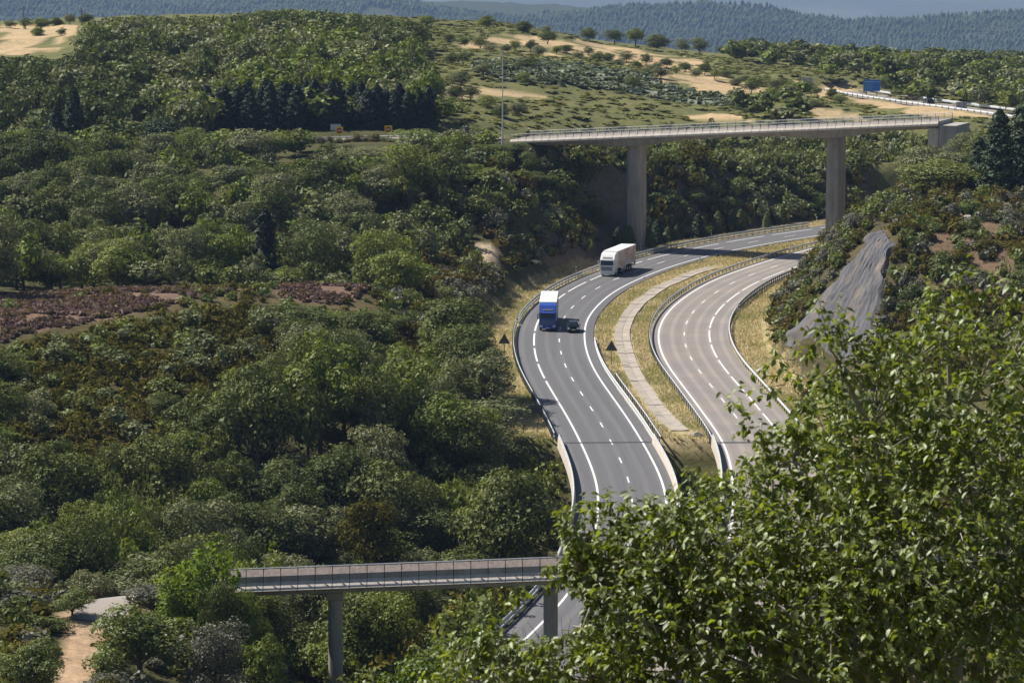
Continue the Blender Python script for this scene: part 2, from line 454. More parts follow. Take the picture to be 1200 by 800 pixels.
def vnoise(x, y, sc, seed=0):
    """smooth value noise"""
    r = np.random.default_rng(seed).random((64, 64))
    fx, fy = x / sc, y / sc
    ix, iy = np.floor(fx).astype(int), np.floor(fy).astype(int)
    tx, ty = fx - ix, fy - iy
    tx, ty = tx * tx * (3 - 2 * tx), ty * ty * (3 - 2 * ty)
    g = lambda a, b: r[a % 64, b % 64]
    return (g(ix, iy) * (1 - tx) + g(ix + 1, iy) * tx) * (1 - ty) + (g(ix, iy + 1) * (1 - tx) + g(ix + 1, iy + 1) * tx) * ty - 0.5

def ground(x, y):
    x = np.asarray(x, float); y = np.asarray(y, float); shp = x.shape
    x, y = x.ravel(), y.ravel()
    u, v = uv_(x, y)
    z = np.empty(len(x))
    for i in range(0, len(x), 20000):
        k = np.hypot(u[i:i+20000, None] - cu, v[i:i+20000, None] - cv)
        z[i:i+20000] = k @ Wc[:n_c] + Wc[n_c] + Wc[n_c+1] * u[i:i+20000] + Wc[n_c+2] * v[i:i+20000]
    z += vnoise(x, y, 9, 1) * np.clip(0.9 + (y - 600) * 0.002, 0.5, 2.5) + vnoise(x, y, 31, 2) * np.clip(1.2 + (y - 600) * 0.004, 0.6, 8)
    z += vnoise(x, y, 330, 3) * np.clip((y - 5600) / 500, 0, 1) * np.clip((9000 - y) / 1500, 0.3, 1) * 34 + vnoise(x, y, 900, 9) * np.clip((y - 9000) / 2000, 0, 1) * 130
    near = (y > 215) & (y < 760)
    if near.any():
        xs, ys = x[near], y[near]
        la, _ = PA.lateral(xs, ys); lb, _ = PB.lateral(xs, ys)
        ea = np.maximum(np.maximum(-10.5 - 4.5 * sstep(575, 600, ys) - la, la - 9.5), 0)
        eb = np.maximum(np.maximum(-9.5 - lb, lb - 11.5), 0)
        e = np.minimum(ea, eb)
        e = np.where((la > 0) & (lb < 0) & (ys < 640), 0, e)
        w = np.maximum(sstep(386, 396, ys), 1 - sstep(314, 326, ys))
        paved = ((la > -6.3) & (la < 5.3)) | ((lb > -5.2) & (lb < 6.6))
        flat = np.where(paved, -0.14, -0.06 + vnoise(xs, ys, 5, 4) * 0.25)
        zmax = flat * w + (1 - w) * (-4.5) + e * 1.05
        zmin = flat - e * 0.7 - (1 - w) * 30
        wob = 1 + 0.5 * vnoise(xs, ys, 14, 5) + 0.3 * vnoise(xs, ys, 4, 6)
        z[near] = np.clip(z[near], zmin, np.where(e > 0, flat * w + (1 - w) * (-4.5) + e * 1.05 * wob, zmax))
    for pth, y0, y1 in ((PL, 590, 640), (PF, 740, 930)):
        nn = (y > y0) & (y < y1)
        if nn.any():
            lt_, ar = pth.lateral(x[nn], y[nn])
            w = 1 - sstep(6.0, 13.0, np.abs(lt_))
            z[nn] = z[nn] * (1 - w) + (np.interp(ar, pth.d, pth.P[:, 2]) - 0.25) * w
    return z.reshape(shp)

# zones (photo outline of ground patches, tested on projected ground points within a distance range)
Z_HE = [[(0,350),(120,331),(240,322),(275,343),(120,374),(0,402)],[(322,332),(350,316),(430,310),(448,335),(400,357),(332,354)]]
Z_HEATHER = [(0,355),(150,326),(330,312),(480,322),(505,345),(430,368),(330,360),(250,356),(120,382),(0,402)]
Z_OLIVE = [(0,395),(120,378),(250,356),(330,362),(350,420),(320,500),(210,550),(90,585),(0,595)]
Z_TAN = [[(0,30),(92,30),(88,42),(60,60),(0,64)],
         [(525,50),(600,40),(680,48),(760,60),(830,72),(800,85),(700,70),(600,62),(540,58)],
         [(760,80),(830,85),(900,105),(960,125),(900,122),(820,108),(770,98)],
         [(495,98),(560,102),(640,108),(645,117),(560,116),(500,108)],
         [(780,125),(850,132),(890,143),(840,145),(790,134)],
         [(930,95),(985,98),(1010,112),(1060,120),(1180,132),(1180,140),(1090,138),(1000,120),(950,112)],
         [(930,118),(1000,132),(1020,142),(960,140)]]
Z_CAP = [[(635,176),(735,180),(850,190),(1020,192),(1020,208),(850,206),(735,196),(690,205),(655,215)]]
Z_TRACK = [[(555,285),(575,282),(594,296),(590,312),(576,318),(562,305)],[(150,178),(178,180),(178,196),(150,196)]]
Z_PATH = [[(66,724),(105,690),(175,683),(168,716),(135,726),(130,760),(115,800),(110,830),(40,830),(76,765)]]

ys = np.concatenate([np.arange(-90, 210, 6.0), np.arange(210, 720, 1.9), np.arange(720, 1300, 6.0), np.arange(1300, 3400, 40.0), np.arange(3400, 8200, 75.0), np.arange(8200, 18300, 220.0)])
uu = np.linspace(-1, 1, 241); uu = np.sign(uu) * (0.62 * np.abs(uu) + 0.38 * np.abs(uu) ** 3)
GX = uu[None, :] * (70 + 0.27 * np.maximum(ys, 0))[:, None]
GY = np.repeat(ys[:, None], len(uu), 1)
GZ = ground(GX, GY)
nr, nc = GX.shape
idx = np.arange(nr * nc).reshape(nr, nc)
TF = np.stack([idx[:-1, :-1].ravel(), idx[:-1, 1:].ravel(), idx[1:, 1:].ravel(), idx[1:, :-1].ravel()], 1)
TV = np.stack([GX.ravel(), GY.ravel(), GZ.ravel()], 1)

def zone_color(x, y, z):
    px, py, dep = proj(x, y, z)
    jx = vnoise(x, y, 6, 11) * 10; jy = vnoise(x, y, 6, 12) * 6
    px, py = px + jx, py + jy
    c = np.tile(np.array([0.075, 0.075, 0.030]), (len(x), 1))
    def put(m, col, mix=1.0):
        c[m] = c[m] * (1 - mix) + np.array(col) * mix
    put((y > 640) & (y < 1400), (0.135, 0.138, 0.056))
    put((y > 1400) & (y < 8200), (0.045, 0.058, 0.026))
    put(y > 8200, (0.10, 0.11, 0.07))
    put((y > 8200) & (vnoise(x, y, 420, 13) > 0.14), (0.135, 0.13, 0.09))
    put((y > 8200) & (vnoise(x, y, 600, 14) > 0.10), (0.065, 0.08, 0.045))
    sel = (y > 640) & (y < 1400)
    for p in Z_TAN: put(sel & inpoly(px, py, p) & (vnoise(x, y, 8, 33) > -0.2), (0.46, 0.345, 0.205))
    put((y > 625) & (y < 720) & inpoly(px, py, Z_CAP[0]), (0.30, 0.23, 0.11))
    h = (y > 380) & (y < 466) & inpoly(px, py, Z_HEATHER); put(h, (0.115, 0.092, 0.045))
    for p in Z_HE: put(h & inpoly(px, py, p), (0.17, 0.115, 0.085))
    o = (y > 340) & (y < 480) & inpoly(px, py, Z_OLIVE); put(o, (0.075, 0.066, 0.028))
    for p in Z_TRACK: put((y > 480) & (y < 640) & inpoly(px, py, p), (0.42, 0.33, 0.24))
    for p in Z_PATH: put((y > 230) & (y < 310) & inpoly(px, py, p), (0.42, 0.30, 0.20))
    nr_ = (y > 215) & (y < 760)
    la = np.full(len(x), 99.0); lb = la.copy()
    la[nr_], _ = PA.lateral(x[nr_], y[nr_]); lb[nr_], _ = PB.lateral(x[nr_], y[nr_])
    verge = nr_ & (((la > -11.5) & (la < 9.5)) | ((lb > -9.5) & (lb < 12.5)) | ((la > 0) & (lb < 0))) & (y > 396)
    put(verge, (0.37, 0.31, 0.18))
    put(verge & (vnoise(x, y, 7, 15) > 0.17), (0.17, 0.17, 0.055))
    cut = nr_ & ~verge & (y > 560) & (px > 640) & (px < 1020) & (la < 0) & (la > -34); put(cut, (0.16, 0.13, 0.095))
    rsl = (y > 425) & (y < 600) & (lb > 12.5); put(rsl, (0.085, 0.075, 0.038))
    put(rsl & (px > 1090) & (py > 225) & (py < 350), (0.15, 0.105, 0.07))
    put(rsl & (py < 250) & (py > 228) & (px > 1100), (0.36, 0.27, 0.13))
    return c

tcol = zone_color(TV[:, 0], TV[:, 1], TV[:, 2])
m, nt, out = nm('terrain_ground')
b = N(nt, 'ShaderNodeBsdfPrincipled'); b.inputs['Roughness'].default_value = 1.0; b.inputs['Specular IOR Level'].default_value = 0.1
va = N(nt, 'ShaderNodeVertexColor'); va.layer_name = 'cover'
f1 = noise(nt, 0.9, 6, 0.75); f2 = noise(nt, 0.06, 4, 0.6)
c = mixc(nt, 1.0, va.outputs['Color'], ramp(nt, f1, [(0.25, (0.55, 0.55, 0.55)), (0.75, (1.35, 1.3, 1.25))]), 'MULTIPLY')
c = mixc(nt, 1.0, c, ramp(nt, f2, [(0.3, (0.75, 0.8, 0.8)), (0.7, (1.2, 1.15, 1.1))]), 'MULTIPLY')
bp = N(nt, 'ShaderNodeBump'); bp.inputs['Strength'].default_value = 0.7; bp.inputs['Distance'].default_value = 0.25
nt.links.new(noise(nt, 1.6, 5, 0.7), bp.inputs['Height']); nt.links.new(bp.outputs[0], b.inputs['Normal'])
nt.links.new(c, b.inputs['Base Color']); nt.links.new(b.outputs[0], out.inputs['Surface'])
M['terrain'] = m
ter_me = mesh_np('terrain', TV, TF, M['terrain'], smooth=True)
ca = ter_me.color_attributes.new('cover', 'FLOAT_COLOR', 'POINT')
ca.data.foreach_set('color', np.c_[tcol, np.ones(len(tcol))].astype(np.float32).ravel())
terrain = tag(obj('terrain', ter_me), 'rolling hilly ground from the viewpoint to the far blue mountains', 'terrain', kind='structure')

# ------------------------------------------------------------------ highway carriageways
def strip(path, d0, d1, o0, o1, z, step=2.0, cols=1):
    ds = np.arange(d0, d1 + 1e-6, step) if d1 - d0 > step else np.array([d0, d1])
    if ds[-1] < d1 - 1e-3: ds = np.r_[ds, d1]
    offs = np.linspace(o0, o1, cols + 1)
    V = []
    for o in offs:
        p = path.pos(ds, o); p[:, 2] += z; V.append(p)
    V = np.stack(V, 1)
    n = len(ds); k = cols + 1
    I = np.arange(n * k).reshape(n, k)
    F = np.stack([I[:-1, :-1].ravel(), I[:-1, 1:].ravel(), I[1:, 1:].ravel(), I[1:, :-1].ravel()], 1)
    UV = np.stack([np.repeat(offs[None], n, 0), np.repeat(ds[:, None], k, 1)], -1).reshape(-1, 2)
    return V.reshape(-1, 3), F, UV

def strip_obj(name, path, d0, d1, o0, o1, z, m, parent=None, step=2.0, cols=1):
    V, F, UV = strip(path, d0, d1, o0, o1, z, step, cols)
    me = mesh_np(name, V, F, m)
    uvl = me.uv_layers.new(name='UVMap')
    uvl.data.foreach_set('uv', UV[F.ravel()].astype(np.float32).ravel())
    return obj(name, me, parent)

def carriageway(path, o0, o1, m, label):
    r = strip_obj('highway_road', path, 0, path.d[-1], o0, o1, 0.0, m, cols=8)
    return tag(r, label, 'road', kind='structure')

road_a = carriageway(PA, -6.2, 4.9, M['asphalt_dark'], 'dark grey carriageway on the left that carries the two lorries')
road_b = carriageway(PB, -4.9, 6.4, M['asphalt_pale'], 'paler brownish grey carriageway on the right, empty of traffic')

def dashes(path, parent, d0, d1, period, length, off, width, name='lane_dash'):
    d = d0
    while d < d1:
        strip_obj(name, path, d, d + length, off - width / 2, off + width / 2, 0.006, M['paint'], parent)
        d += period
dA = lambda y: PA.at_y(y)
dB = lambda y: PB.at_y(y)
dashes(PA, road_a, 6, PA.d[-1] - 20, 12.5, 3.7, 0.0, 0.16)
dashes(PB, road_b, 6, PB.d[-1] - 20, 12.5, 3.7, 0.0, 0.16)
yA = gp(660, 446, 0).y
strip_obj('edge_line', PA, 2, dA(yA), -3.72, -3.48, 0.006, M['paint'], road_a)
dashes(PA, road_a, dA(yA) + 2.5, PA.d[-1] - 20, 15.5, 13.0, -3.6, 0.24, 'edge_dash')
strip_obj('edge_line', PA, 2, PA.d[-1] - 2, 3.5, 3.74, 0.006, M['paint'], road_a)
strip_obj('edge_line', PB, 2, PB.d[-1] - 2, -3.8, -3.56, 0.006, M['paint'], road_b)
dashes(PB, road_b, 10, PB.d[-1] - 20, 15.5, 13.0, 3.62, 0.22, 'edge_dash')
for P_, r_, o0, o1 in ((PA, road_a, -6.1, 4.8), (PB, road_b, -4.8, 6.3)):
    for yj in (Y_JOINT, Y_JOINT_NEAR):
        j = P_.at_y(yj)
        strip_obj('expansion_joint', P_, j, j + 0.9, o0, o1, 0.010, M['joint'], r_)

# concrete drainage channel in the median, slab by slab
CH_PX = [(836,313),(822,317),(808,322.5),(783.5,331.7),(762.5,344),(745,358),(733,375),(728,392),(732,409.7),(737.5,425.5),(746,444.7),(758.5,462),(769,478),(783,494),(797,505)][::-1]
PC = Path(smooth_path([gp(x, y, 0) for x, y in CH_PX], 2.0, 5.0))
chan = tag(bpy.data.objects.new('drainage_channel', None), 'pale concrete drainage channel of slabs along the grassy median', 'drain', kind='structure')
link(chan)
d = 0.0
k = 0
while d < PC.d[-1] - 1:
    L = min(3.8 + 0.8 * random.random(), PC.d[-1] - d)
    for s0, s1 in ((-1.08, -0.02), (0.02, 1.08)):
        V, F, _ = strip(PC, d + 0.02, d + L, s0, s1, 0.0, 1.0, 1)
        V = np.array(V); tilt = 0.14 * np.abs(np.tile([s0, s1], len(V) // 2)) + random.uniform(-0.02, 0.02)
        V[:, 2] = ground(V[:, 0], V[:, 1]).mean() + 0.06 + tilt * 0.6
        low = V.copy(); low[:, 2] -= 0.35
        n = len(V)
        ring = [i for i in range(0, n, 2)] + [i for i in range(n - 1, 0, -2)]
        FF = [tuple(q) for q in F] + [(ring[i], ring[(i+1) % len(ring)], ring[(i+1) % len(ring)] + n, ring[i] + n) for i in range(len(ring))]
        mb = MB().add(np.r_[V, low], FF)
        mb.build('concrete_slab', M['slab'], chan)
    d += L; k += 1

# ------------------------------------------------------------------ guard rails
def guard_rail(path, d0, d1, off, label, rails=((0.46, 0.76),), post_step=2.0, side=1, thick=0.09, group=None):
    d0, d1 = min(d0, d1), max(d0, d1)
    base = path.pos(d0, off)
    g = thing('guard_rail', label, 'guard rail', tuple(base), 0, group)
    ds = np.arange(d0, d1 + 0.01, 1.0)
    for ri, (z0, z1) in enumerate(rails):
        h = z1 - z0
        prof = [(-0.01, z0), (thick, z0 + 0.2*h), (0.015, z0 + 0.5*h), (thick, z0 + 0.8*h), (-0.01, z1), (-0.035, z1), (-0.035, z0)]
        V = []
        for (o, z) in prof:
            p = path.pos(ds, off + side * o) - base; p[:, 2] += z; V.append(p)
        V = np.stack(V, 1); n, k = V.shape[:2]
        I = np.arange(n * k).reshape(n, k); J = np.roll(I, -1, 1)
        F = np.stack([I[:-1].ravel(), J[:-1].ravel(), J[1:].ravel(), I[1:].ravel()], 1)
        obj('rail' if ri == 0 else 'lower_rail', mesh_np('rail', V.reshape(-1, 3), F, M['steel']), g)
    pm = MB().box(-0.06, 0.06, -0.05, 0.05, -0.4, rails[0][1] - 0.03).mesh('post', M['steel_dark'])
    for dd in np.arange(d0 + 0.3, d1, post_step)[:290]:
        p = path.pos(dd, off - side * 0.13) - base
        o = obj('post', pm, g, tuple(p)); t = path.tan(dd); o.rotation_euler[2] = math.atan2(-t[0], t[1])
    return g
yN = gp(603, 380, 0).y
guard_rail(PA, dA(yN), PA.d[-1] - 30, -6.45, 'long steel guard rail along the outer left edge past both lorries', ((0.55, 0.88), (0.12, 0.36)), 2.0, 1)
guard_rail(PA, dA(Y_JOINT + 3), dA(yN) - 1, -6.5, 'steel guard rail left of the road beside the black rectangular sign', ((0.50, 0.84), (0.1, 0.34)), 1.5, 1)
yR = gp(694.6, 401, 0).y
guard_rail(PA, dA(Y_JOINT), dA(yR), 5.0, 'short steel guard rail between dark carriageway and median channel', ((0.46, 0.78), (0.08, 0.30)), 2.0, -1)
yR2 = gp(714, 443, 0).y
guard_rail(PA, dA(Y_JOINT), dA(yR2), 5.75, 'second steel rail just behind the short median guard rail', ((0.46, 0.78),), 2.0, 1)
guard_rail(PB, dB(Y_JOINT), PB.d[-1] - 30, -4.95, 'long steel guard rail on the median side of the pale carriageway', ((0.46, 0.78),), 2.0, 1)
yS = gp(866, 362, 0).y
guard_rail(PB, dB(yS), PB.d[-1] - 30, 6.55, 'tall double steel guard rail at the foot of the rocky slope', ((0.60, 0.98), (0.15, 0.42)), 1.5, -1)
guard_rail(PB, dB(Y_JOINT - 2), dB(yS) - 1, 6.5, 'steel guard rail curving along the straw coloured verge on the right', ((0.46, 0.78),), 2.0, -1)
guard_rail(PA, dA(262), dA(Y_JOINT_NEAR - 1), -6.45, 'bluish double steel guard rail passing under the small bridge', ((0.50, 0.84), (0.1, 0.34)), 2.0, 1)

# ------------------------------------------------------------------ highway viaducts over the ravine
def viaduct(path, o0, o1, label, ):
    ja, jb = path.at_y(Y_JOINT_NEAR), path.at_y(Y_JOINT)
    base = path.pos(ja, 0)
    g = thing('highway_viaduct', label, 'viaduct', tuple(base))
    ds = np.linspace(ja + 0.1, jb - 0.1, 40)
    def ext(name, prof, m, dd=ds):
        V = []
        for o, z in prof:
            p = path.pos(dd, o) - base; p[:, 2] += z; V.append(p)
        V = np.stack(V, 1); n, k = V.shape[:2]
        I = np.arange(n * k).reshape(n, k); J = np.roll(I, -1, 1)
        F = [tuple(q) for q in np.stack([I[:-1].ravel(), J[:-1].ravel(), J[1:].ravel(), I[1:].ravel()], 1)]
        F += [tuple(I[0][::-1]), tuple(I[-1])]
        return MB().add(V.reshape(-1, 3), F).build(name, m, g)
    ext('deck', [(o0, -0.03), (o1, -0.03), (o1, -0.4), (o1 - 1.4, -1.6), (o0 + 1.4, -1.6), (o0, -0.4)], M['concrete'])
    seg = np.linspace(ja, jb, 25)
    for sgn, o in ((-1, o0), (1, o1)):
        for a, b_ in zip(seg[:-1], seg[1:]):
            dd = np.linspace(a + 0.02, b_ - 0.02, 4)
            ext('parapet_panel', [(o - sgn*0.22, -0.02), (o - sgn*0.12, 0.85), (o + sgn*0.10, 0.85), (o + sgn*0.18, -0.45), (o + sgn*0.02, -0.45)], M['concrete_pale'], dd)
        ext('top_rail', [(o - 0.06, 0.98), (o + 0.06, 0.98), (o + 0.06, 1.08), (o - 0.06, 1.08)], M['steel'])
        for dd in seg[::1]:
            p = path.pos(dd, o) - base
            obj('rail_post', POST_V, g, tuple(p))
    for f in (0.3, 0.7):
        c_ = path.pos(ja + (jb - ja) * f, 0) - base
        mb = MB(); mb.tube([(c_[0], c_[1], -14), (c_[0], c_[1], -1.5)], 1.1, 12)
        mb.build('pier', M['concrete'], g)
POST_V = MB().box(-0.04, 0.04, -0.04, 0.04, 0.84, 1.0).mesh('rail_post', M['steel'])
viaduct(PA, -6.2, 4.9, 'low viaduct with pale parapets carrying the dark carriageway over the ravine')
viaduct(PB, -4.9, 6.4, 'low viaduct with pale parapets carrying the pale carriageway')

# ------------------------------------------------------------------ bridges
def line_pts(f_top, x0, x1, Df, n=2):
    return [at(x, f_top(x), Df(x)) for x in np.linspace(x0, x1, n)]

def bridge(name, label, p0, p1, width, panel, zref, sect, beam, railing, panel_mats, deck_mat, rail_h, post_every=1):
    """p0 -> p1: near top edge of the panel line; sect: facets (out, dz) of a panel from its top down; width goes away from the viewer"""
    p0, p1 = Vector(p0), Vector(p1)
    L = (p1 - p0).length
    ang = math.atan2(p1.y - p0.y, p1.x - p0.x)
    g = thing(name, label, 'bridge', tuple(p0), ang)
    sl = (p1.z - p0.z) / math.hypot(p1.x - p0.x, p1.y - p0.y)
    LH = math.hypot(p1.x - p0.x, p1.y - p0.y)
    zz = lambda s: sl * s
    # panels (near side and far side)
    npan = int(round(LH / panel)); pw = LH / npan
    for side in ((0, 1) if width > 5 else (0,)):
        for i in range(npan):
            s0, s1 = i * pw + 0.03, (i + 1) * pw - 0.03
            holder = None
            for fi, mtl in enumerate(panel_mats):
                (oa, za), (ob, zb) = sect[fi], sect[fi + 1]
                if side == 0: ya, yb, ti = -oa, -ob, 0.12
                else: ya, yb, ti = width + oa, width + ob, -0.12
                V = [(s0, ya, zz(s0)+za), (s1, ya, zz(s1)+za), (s1, yb, zz(s1)+zb), (s0, yb, zz(s0)+zb)]
                V += [(x, y + ti, z - 0.02) for x, y, z in V]
                mb = MB().add(V, [(0,1,2,3),(7,6,5,4),(0,4,5,1),(1,5,6,2),(2,6,7,3),(3,7,4,0)])
                o = obj('parapet_panel' if fi == 0 else 'panel_skirt', mb.mesh('panel', mtl), g if holder is None else holder)
                if holder is None: holder = o
    for side in (0, 1):
        y0_, y1_ = (0.40, 0.55) if side == 0 else (width - 0.55, width - 0.40)
        if width < 5 and side: break
        MB().add([(0, y0_, -0.03), (LH, y0_, zz(LH) - 0.03), (LH, y1_, zz(LH) - 0.03), (0, y1_, -0.03), (0, y0_ - .33, sect[-1][1] + .05), (LH, y0_ - .33, zz(LH) + sect[-1][1] + .05), (LH, y1_, zz(LH) + sect[-1][1] + .05), (0, y1_, sect[-1][1] + .05)],
                 [(0,1,2,3),(4,7,6,5),(0,4,5,1),(1,5,6,2),(2,6,7,3),(3,7,4,0)]).build('parapet_core', M['joint'], g)
    # deck slab and haunched beam
    zt, zb = sect[-1][1], sect[-1][1]
    ns = 41
    rows = []
    for i in range(ns):
        s = LH * i / (ns - 1)
        dep = beam(s)
        rows.append([(s, 0.05, zz(s) + zref), (s, width - 0.05, zz(s) + zref), (s, width - 0.05, zz(s) + zb + 0.02), (s, width - 0.9, zz(s) + zb - dep), (s, 0.9 if beam.__name__ != 'flat' else 0.35, zz(s) + zb - dep), (s, 0.05, zz(s) + zb + 0.02)])
    V = [p for r in rows for p in r]
    F = []
    for i in range(ns - 1):
        for k_ in range(6):
            a = i * 6 + k_; b_ = i * 6 + (k_ + 1) % 6
            F.append((a, b_, b_ + 6, a + 6))
    F += [tuple(range(6))[::-1], tuple(range((ns-1)*6, ns*6))]
    MB().add(V, F).build('deck', deck_mat, g)
    MB().add([(0, 0.5, zref + 0.006), (LH, 0.5, zz(LH) + zref + 0.006), (LH, width - 0.5, zz(LH) + zref + 0.006), (0, width - 0.5, zref + 0.006)], [(0,1,2,3)]).build('road_surface', M['asphalt_pale'], g)
    # railing
    for side in ((0, 1) if width > 5 else (0,)):
        yr = 0.12 if side == 0 else width - 0.12
        for k_, hz in enumerate(railing):
            MB().tube([(0, yr, hz), (LH, yr, zz(LH) + hz)], 0.055 if k_ == 0 else 0.028, 6).build('hand_rail' if k_ == 0 else 'rail_bar', M['steel'], g)
        pm = MB().box(-0.035, 0.035, -0.05, 0.05, -0.12, rail_h).mesh('rail_post', M['steel_dark'])
        for i in range(0, npan + 1, post_every):
            o = obj('rail_post', pm, g, (min(max(i * pw, 0.05), LH - 0.05), yr, zz(i * pw)))
    return g, LH, sl, ang

# upper overpass
fD = lambda x: 606 - 30 * (x - 600) / 500.0
fy = lambda x: 162.4 - 0.0425 * (x - 620)
U0, U1 = at(598, fy(598), fD(598)), at(1100, fy(1100), fD(1100))
HL = math.hypot(U1.x - U0.x, U1.y - U0.y)
s_of = lambda px: HL * (px - 598) / (1100 - 598.0)
PU = [s_of(741), s_of(976)]
def haunch(s):
    d = min([abs(s - q) for q in PU])
    return 0.62 + 0.85 * math.exp(-(d / 7.5) ** 2)
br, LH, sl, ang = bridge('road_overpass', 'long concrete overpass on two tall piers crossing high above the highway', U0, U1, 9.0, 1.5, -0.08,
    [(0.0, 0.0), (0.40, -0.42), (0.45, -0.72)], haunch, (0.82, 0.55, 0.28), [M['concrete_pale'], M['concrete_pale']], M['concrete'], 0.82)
for q in PU:
    zt = sl * q - 0.62 - haunch(q) + 0.03
    zb = -U0.z - 1.5
    prof = []
    for k_ in range(20):
        a = 2 * math.pi * k_ / 20
        prof.append((q + 1.38 * math.copysign(abs(math.cos(a)) ** 0.5, math.cos(a)), 4.5 + 2.1 * math.copysign(abs(math.sin(a)) ** 0.5, math.sin(a))))
    n = len(prof)
    V = [(x, y, zb) for x, y in prof] + [(x, y, zt) for x, y in prof]
    MB().add(V, [(i, (i+1) % n, n + (i+1) % n, n + i) for i in range(n)] + [tuple(range(n))[::-1], tuple(range(n, 2*n))]).build('pier', M['concrete'], br)
    mb = MB()
    mb.box(q - 0.16, q + 0.16, 2.3, 2.42, zb, zt - 0.02)
    mb.build('pier_rib', M['concrete'], br)
for s0, s1, nm_ in ((-4.5, -0.05, 'abutment'), (LH + 0.05, LH + 3.0, 'abutment')):
    MB().box(s0, s1, 0.2, 8.8, sl * s0 - 7.0, sl * s0 - 0.75).build('abutment', M['concrete'], br)
MB().box(LH - 1.9, LH - 0.1, 0.4, 8.6, sl * LH - 7, sl * LH - 1.30).build('bearing_wall', M['concrete_pale'], br)
MB().box(1.6, 3.2, 0.9, 8.1, -4.5, -1.24).build('bearing_wall', M['concrete'], br)

# small lower bridge
lD = lambda x: 275.0
ly = lambda x: 664.2 - 0.038 * (x - 413)
L0, L1 = at(268, ly(268), 275), at(1140, ly(1140), 275)
def flat(s): return 0.58
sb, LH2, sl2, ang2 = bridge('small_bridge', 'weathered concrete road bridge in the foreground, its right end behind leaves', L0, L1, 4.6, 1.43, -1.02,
    [(-0.40, 0.0), (0.0, -0.50), (0.03, -0.98), (0.72, -1.58)], flat, (0.16,), [M['concrete_pink'], M['concrete'], M['concrete_pale']], M['concrete'], 0.16)  # bottom facet paler: its sunlit brightness is put partly into the colour
s_l = lambda px: LH2 * (px - 268) / (1140 - 268.0)
for px in (391, 646, 960):
    q = s_l(px); zt = sl2 * q - 1.52 - 0.60
    mb = MB(); mb.tube([(q, 2.2, -22), (q, 2.2, zt - 0.9)], 0.60, 16); mb.build('pier', M['concrete'], sb)
    MB().box(q - 0.72, q + 0.72, 1.3, 3.1, zt - 0.9, zt + 0.03).build('pier_cap', M['concrete'], sb, 0.05)
MB().box(-3.0, -0.05, 0.3, 4.3, -5, -1.06).build('abutment', M['concrete'], sb)
MB().box(LH2 + 0.05, LH2 + 3, 0.3, 4.3, -5, sl2 * LH2 - 1.06).build('abutment', M['concrete'], sb)
# ------------------------------------------------------------------ where a plant stands, in words
MARKS = [('the bleached dead tree', 143, 600), ('the bright poplar', 246, 640), ('the bridge pier', 391, 700), ('the big round tree', 600, 590), ('the rectangular sign', 622, 478),
         ('the left triangular sign', 591, 405), ('the pale rock outcrop', 521, 390), ('the lone conifer', 310, 275), ('the dirt track bend', 576, 300), ('the no entry signs', 432, 160),
         ('the tall mast', 589, 150), ('the conifer pair', 76, 140), ('the broad dark pine', 190, 160), ('the flowering tree', 492, 170), ('the brownish tree', 436, 600), ('the light green oak', 215, 530),
         ('the large grey oak', 352, 560), ('the dirt path', 95, 750), ('the heather', 200, 345), ('the blue lorry', 643, 365), ('the white lorry', 724, 305), ('the left overpass pier', 740, 230),
         ('the right overpass pier', 976, 210), ('the striped slab', 985, 350), ('the pines', 1170, 180), ('the overpass abutment', 1105, 155), ('the viaduct joint', 700, 512), ('the blue sign', 1022, 100),
         ('the tan field', 45, 46), ('the far dry field', 680, 58), ('the grey sign back', 946, 97), ('the right field edge', 880, 100), ('the far field corner', 620, 55), ('the mid hill clearing', 560, 108), ('the far skyline', 720, 35), ('the left viaduct wall', 660, 560), ('the median gap', 815, 540), ('the guard rail under the bridge', 600, 720), ('the bare brow', 1120, 260), ('the asphalt patch', 140, 700), ('the bottom left corner', 10, 790), ('the grey dry bush', 250, 760), ('the straw verge', 890, 420)]
def where(x, y, z):
    a, b, _ = proj(x, y, z)
    k = min(MARKS, key=lambda m_: (m_[1] - a) ** 2 + (m_[2] - b) ** 2)
    dx, dy = a - k[1], b - k[2]
    far = math.hypot(dx, dy)
    side = ('right of' if dx > 0 else 'left of') if abs(dx) > 1.3 * abs(dy) else ('below' if dy > 0 else 'above')
    return ('just ' if far < 28 else 'well ' if far > 75 else '') + side + ' ' + k[0]
def size_word(v, lo, hi): return 'small' if v < lo else ('broad' if v > hi else 'mid sized')

# ------------------------------------------------------------------ foliage meshes
def leaf_quads(P, Nn, size, rng, aspect=0.7):
    n = len(P)
    Nn = Nn / np.maximum(np.linalg.norm(Nn, axis=1), 1e-6)[:, None]
    r = rng.normal(size=(n, 3))
    t1 = r - (r * Nn).sum(1)[:, None] * Nn; t1 /= np.maximum(np.linalg.norm(t1, axis=1), 1e-6)[:, None]
    t2 = np.cross(Nn, t1)
    sz = (size * rng.uniform(0.6, 1.35, n))[:, None]
    a = t1 * sz; b = t2 * sz * aspect
    j = lambda: rng.uniform(0.7, 1.25, (n, 1))
    V = np.stack([P - a * j(), P - b * j() + a * rng.uniform(-.3, .3, (n, 1)), P + a * j(), P + b * j() + a * rng.uniform(-.3, .3, (n, 1))], 1)
    return V.reshape(-1, 3), np.arange(4 * n).reshape(n, 4)

def sphere_dirs(n, rng, zmin=-0.45):
    k = np.arange(n) + 0.5
    z = 1 - (1 - zmin) * k / n
    ph = np.pi * (1 + 5 ** 0.5) * k + rng.uniform(0, 6)
    s = np.sqrt(np.maximum(0, 1 - z * z))
    d = np.stack([s * np.cos(ph), s * np.sin(ph), z], 1) + rng.normal(size=(n, 3)) * 0.16
    return d / np.linalg.norm(d, axis=1)[:, None]

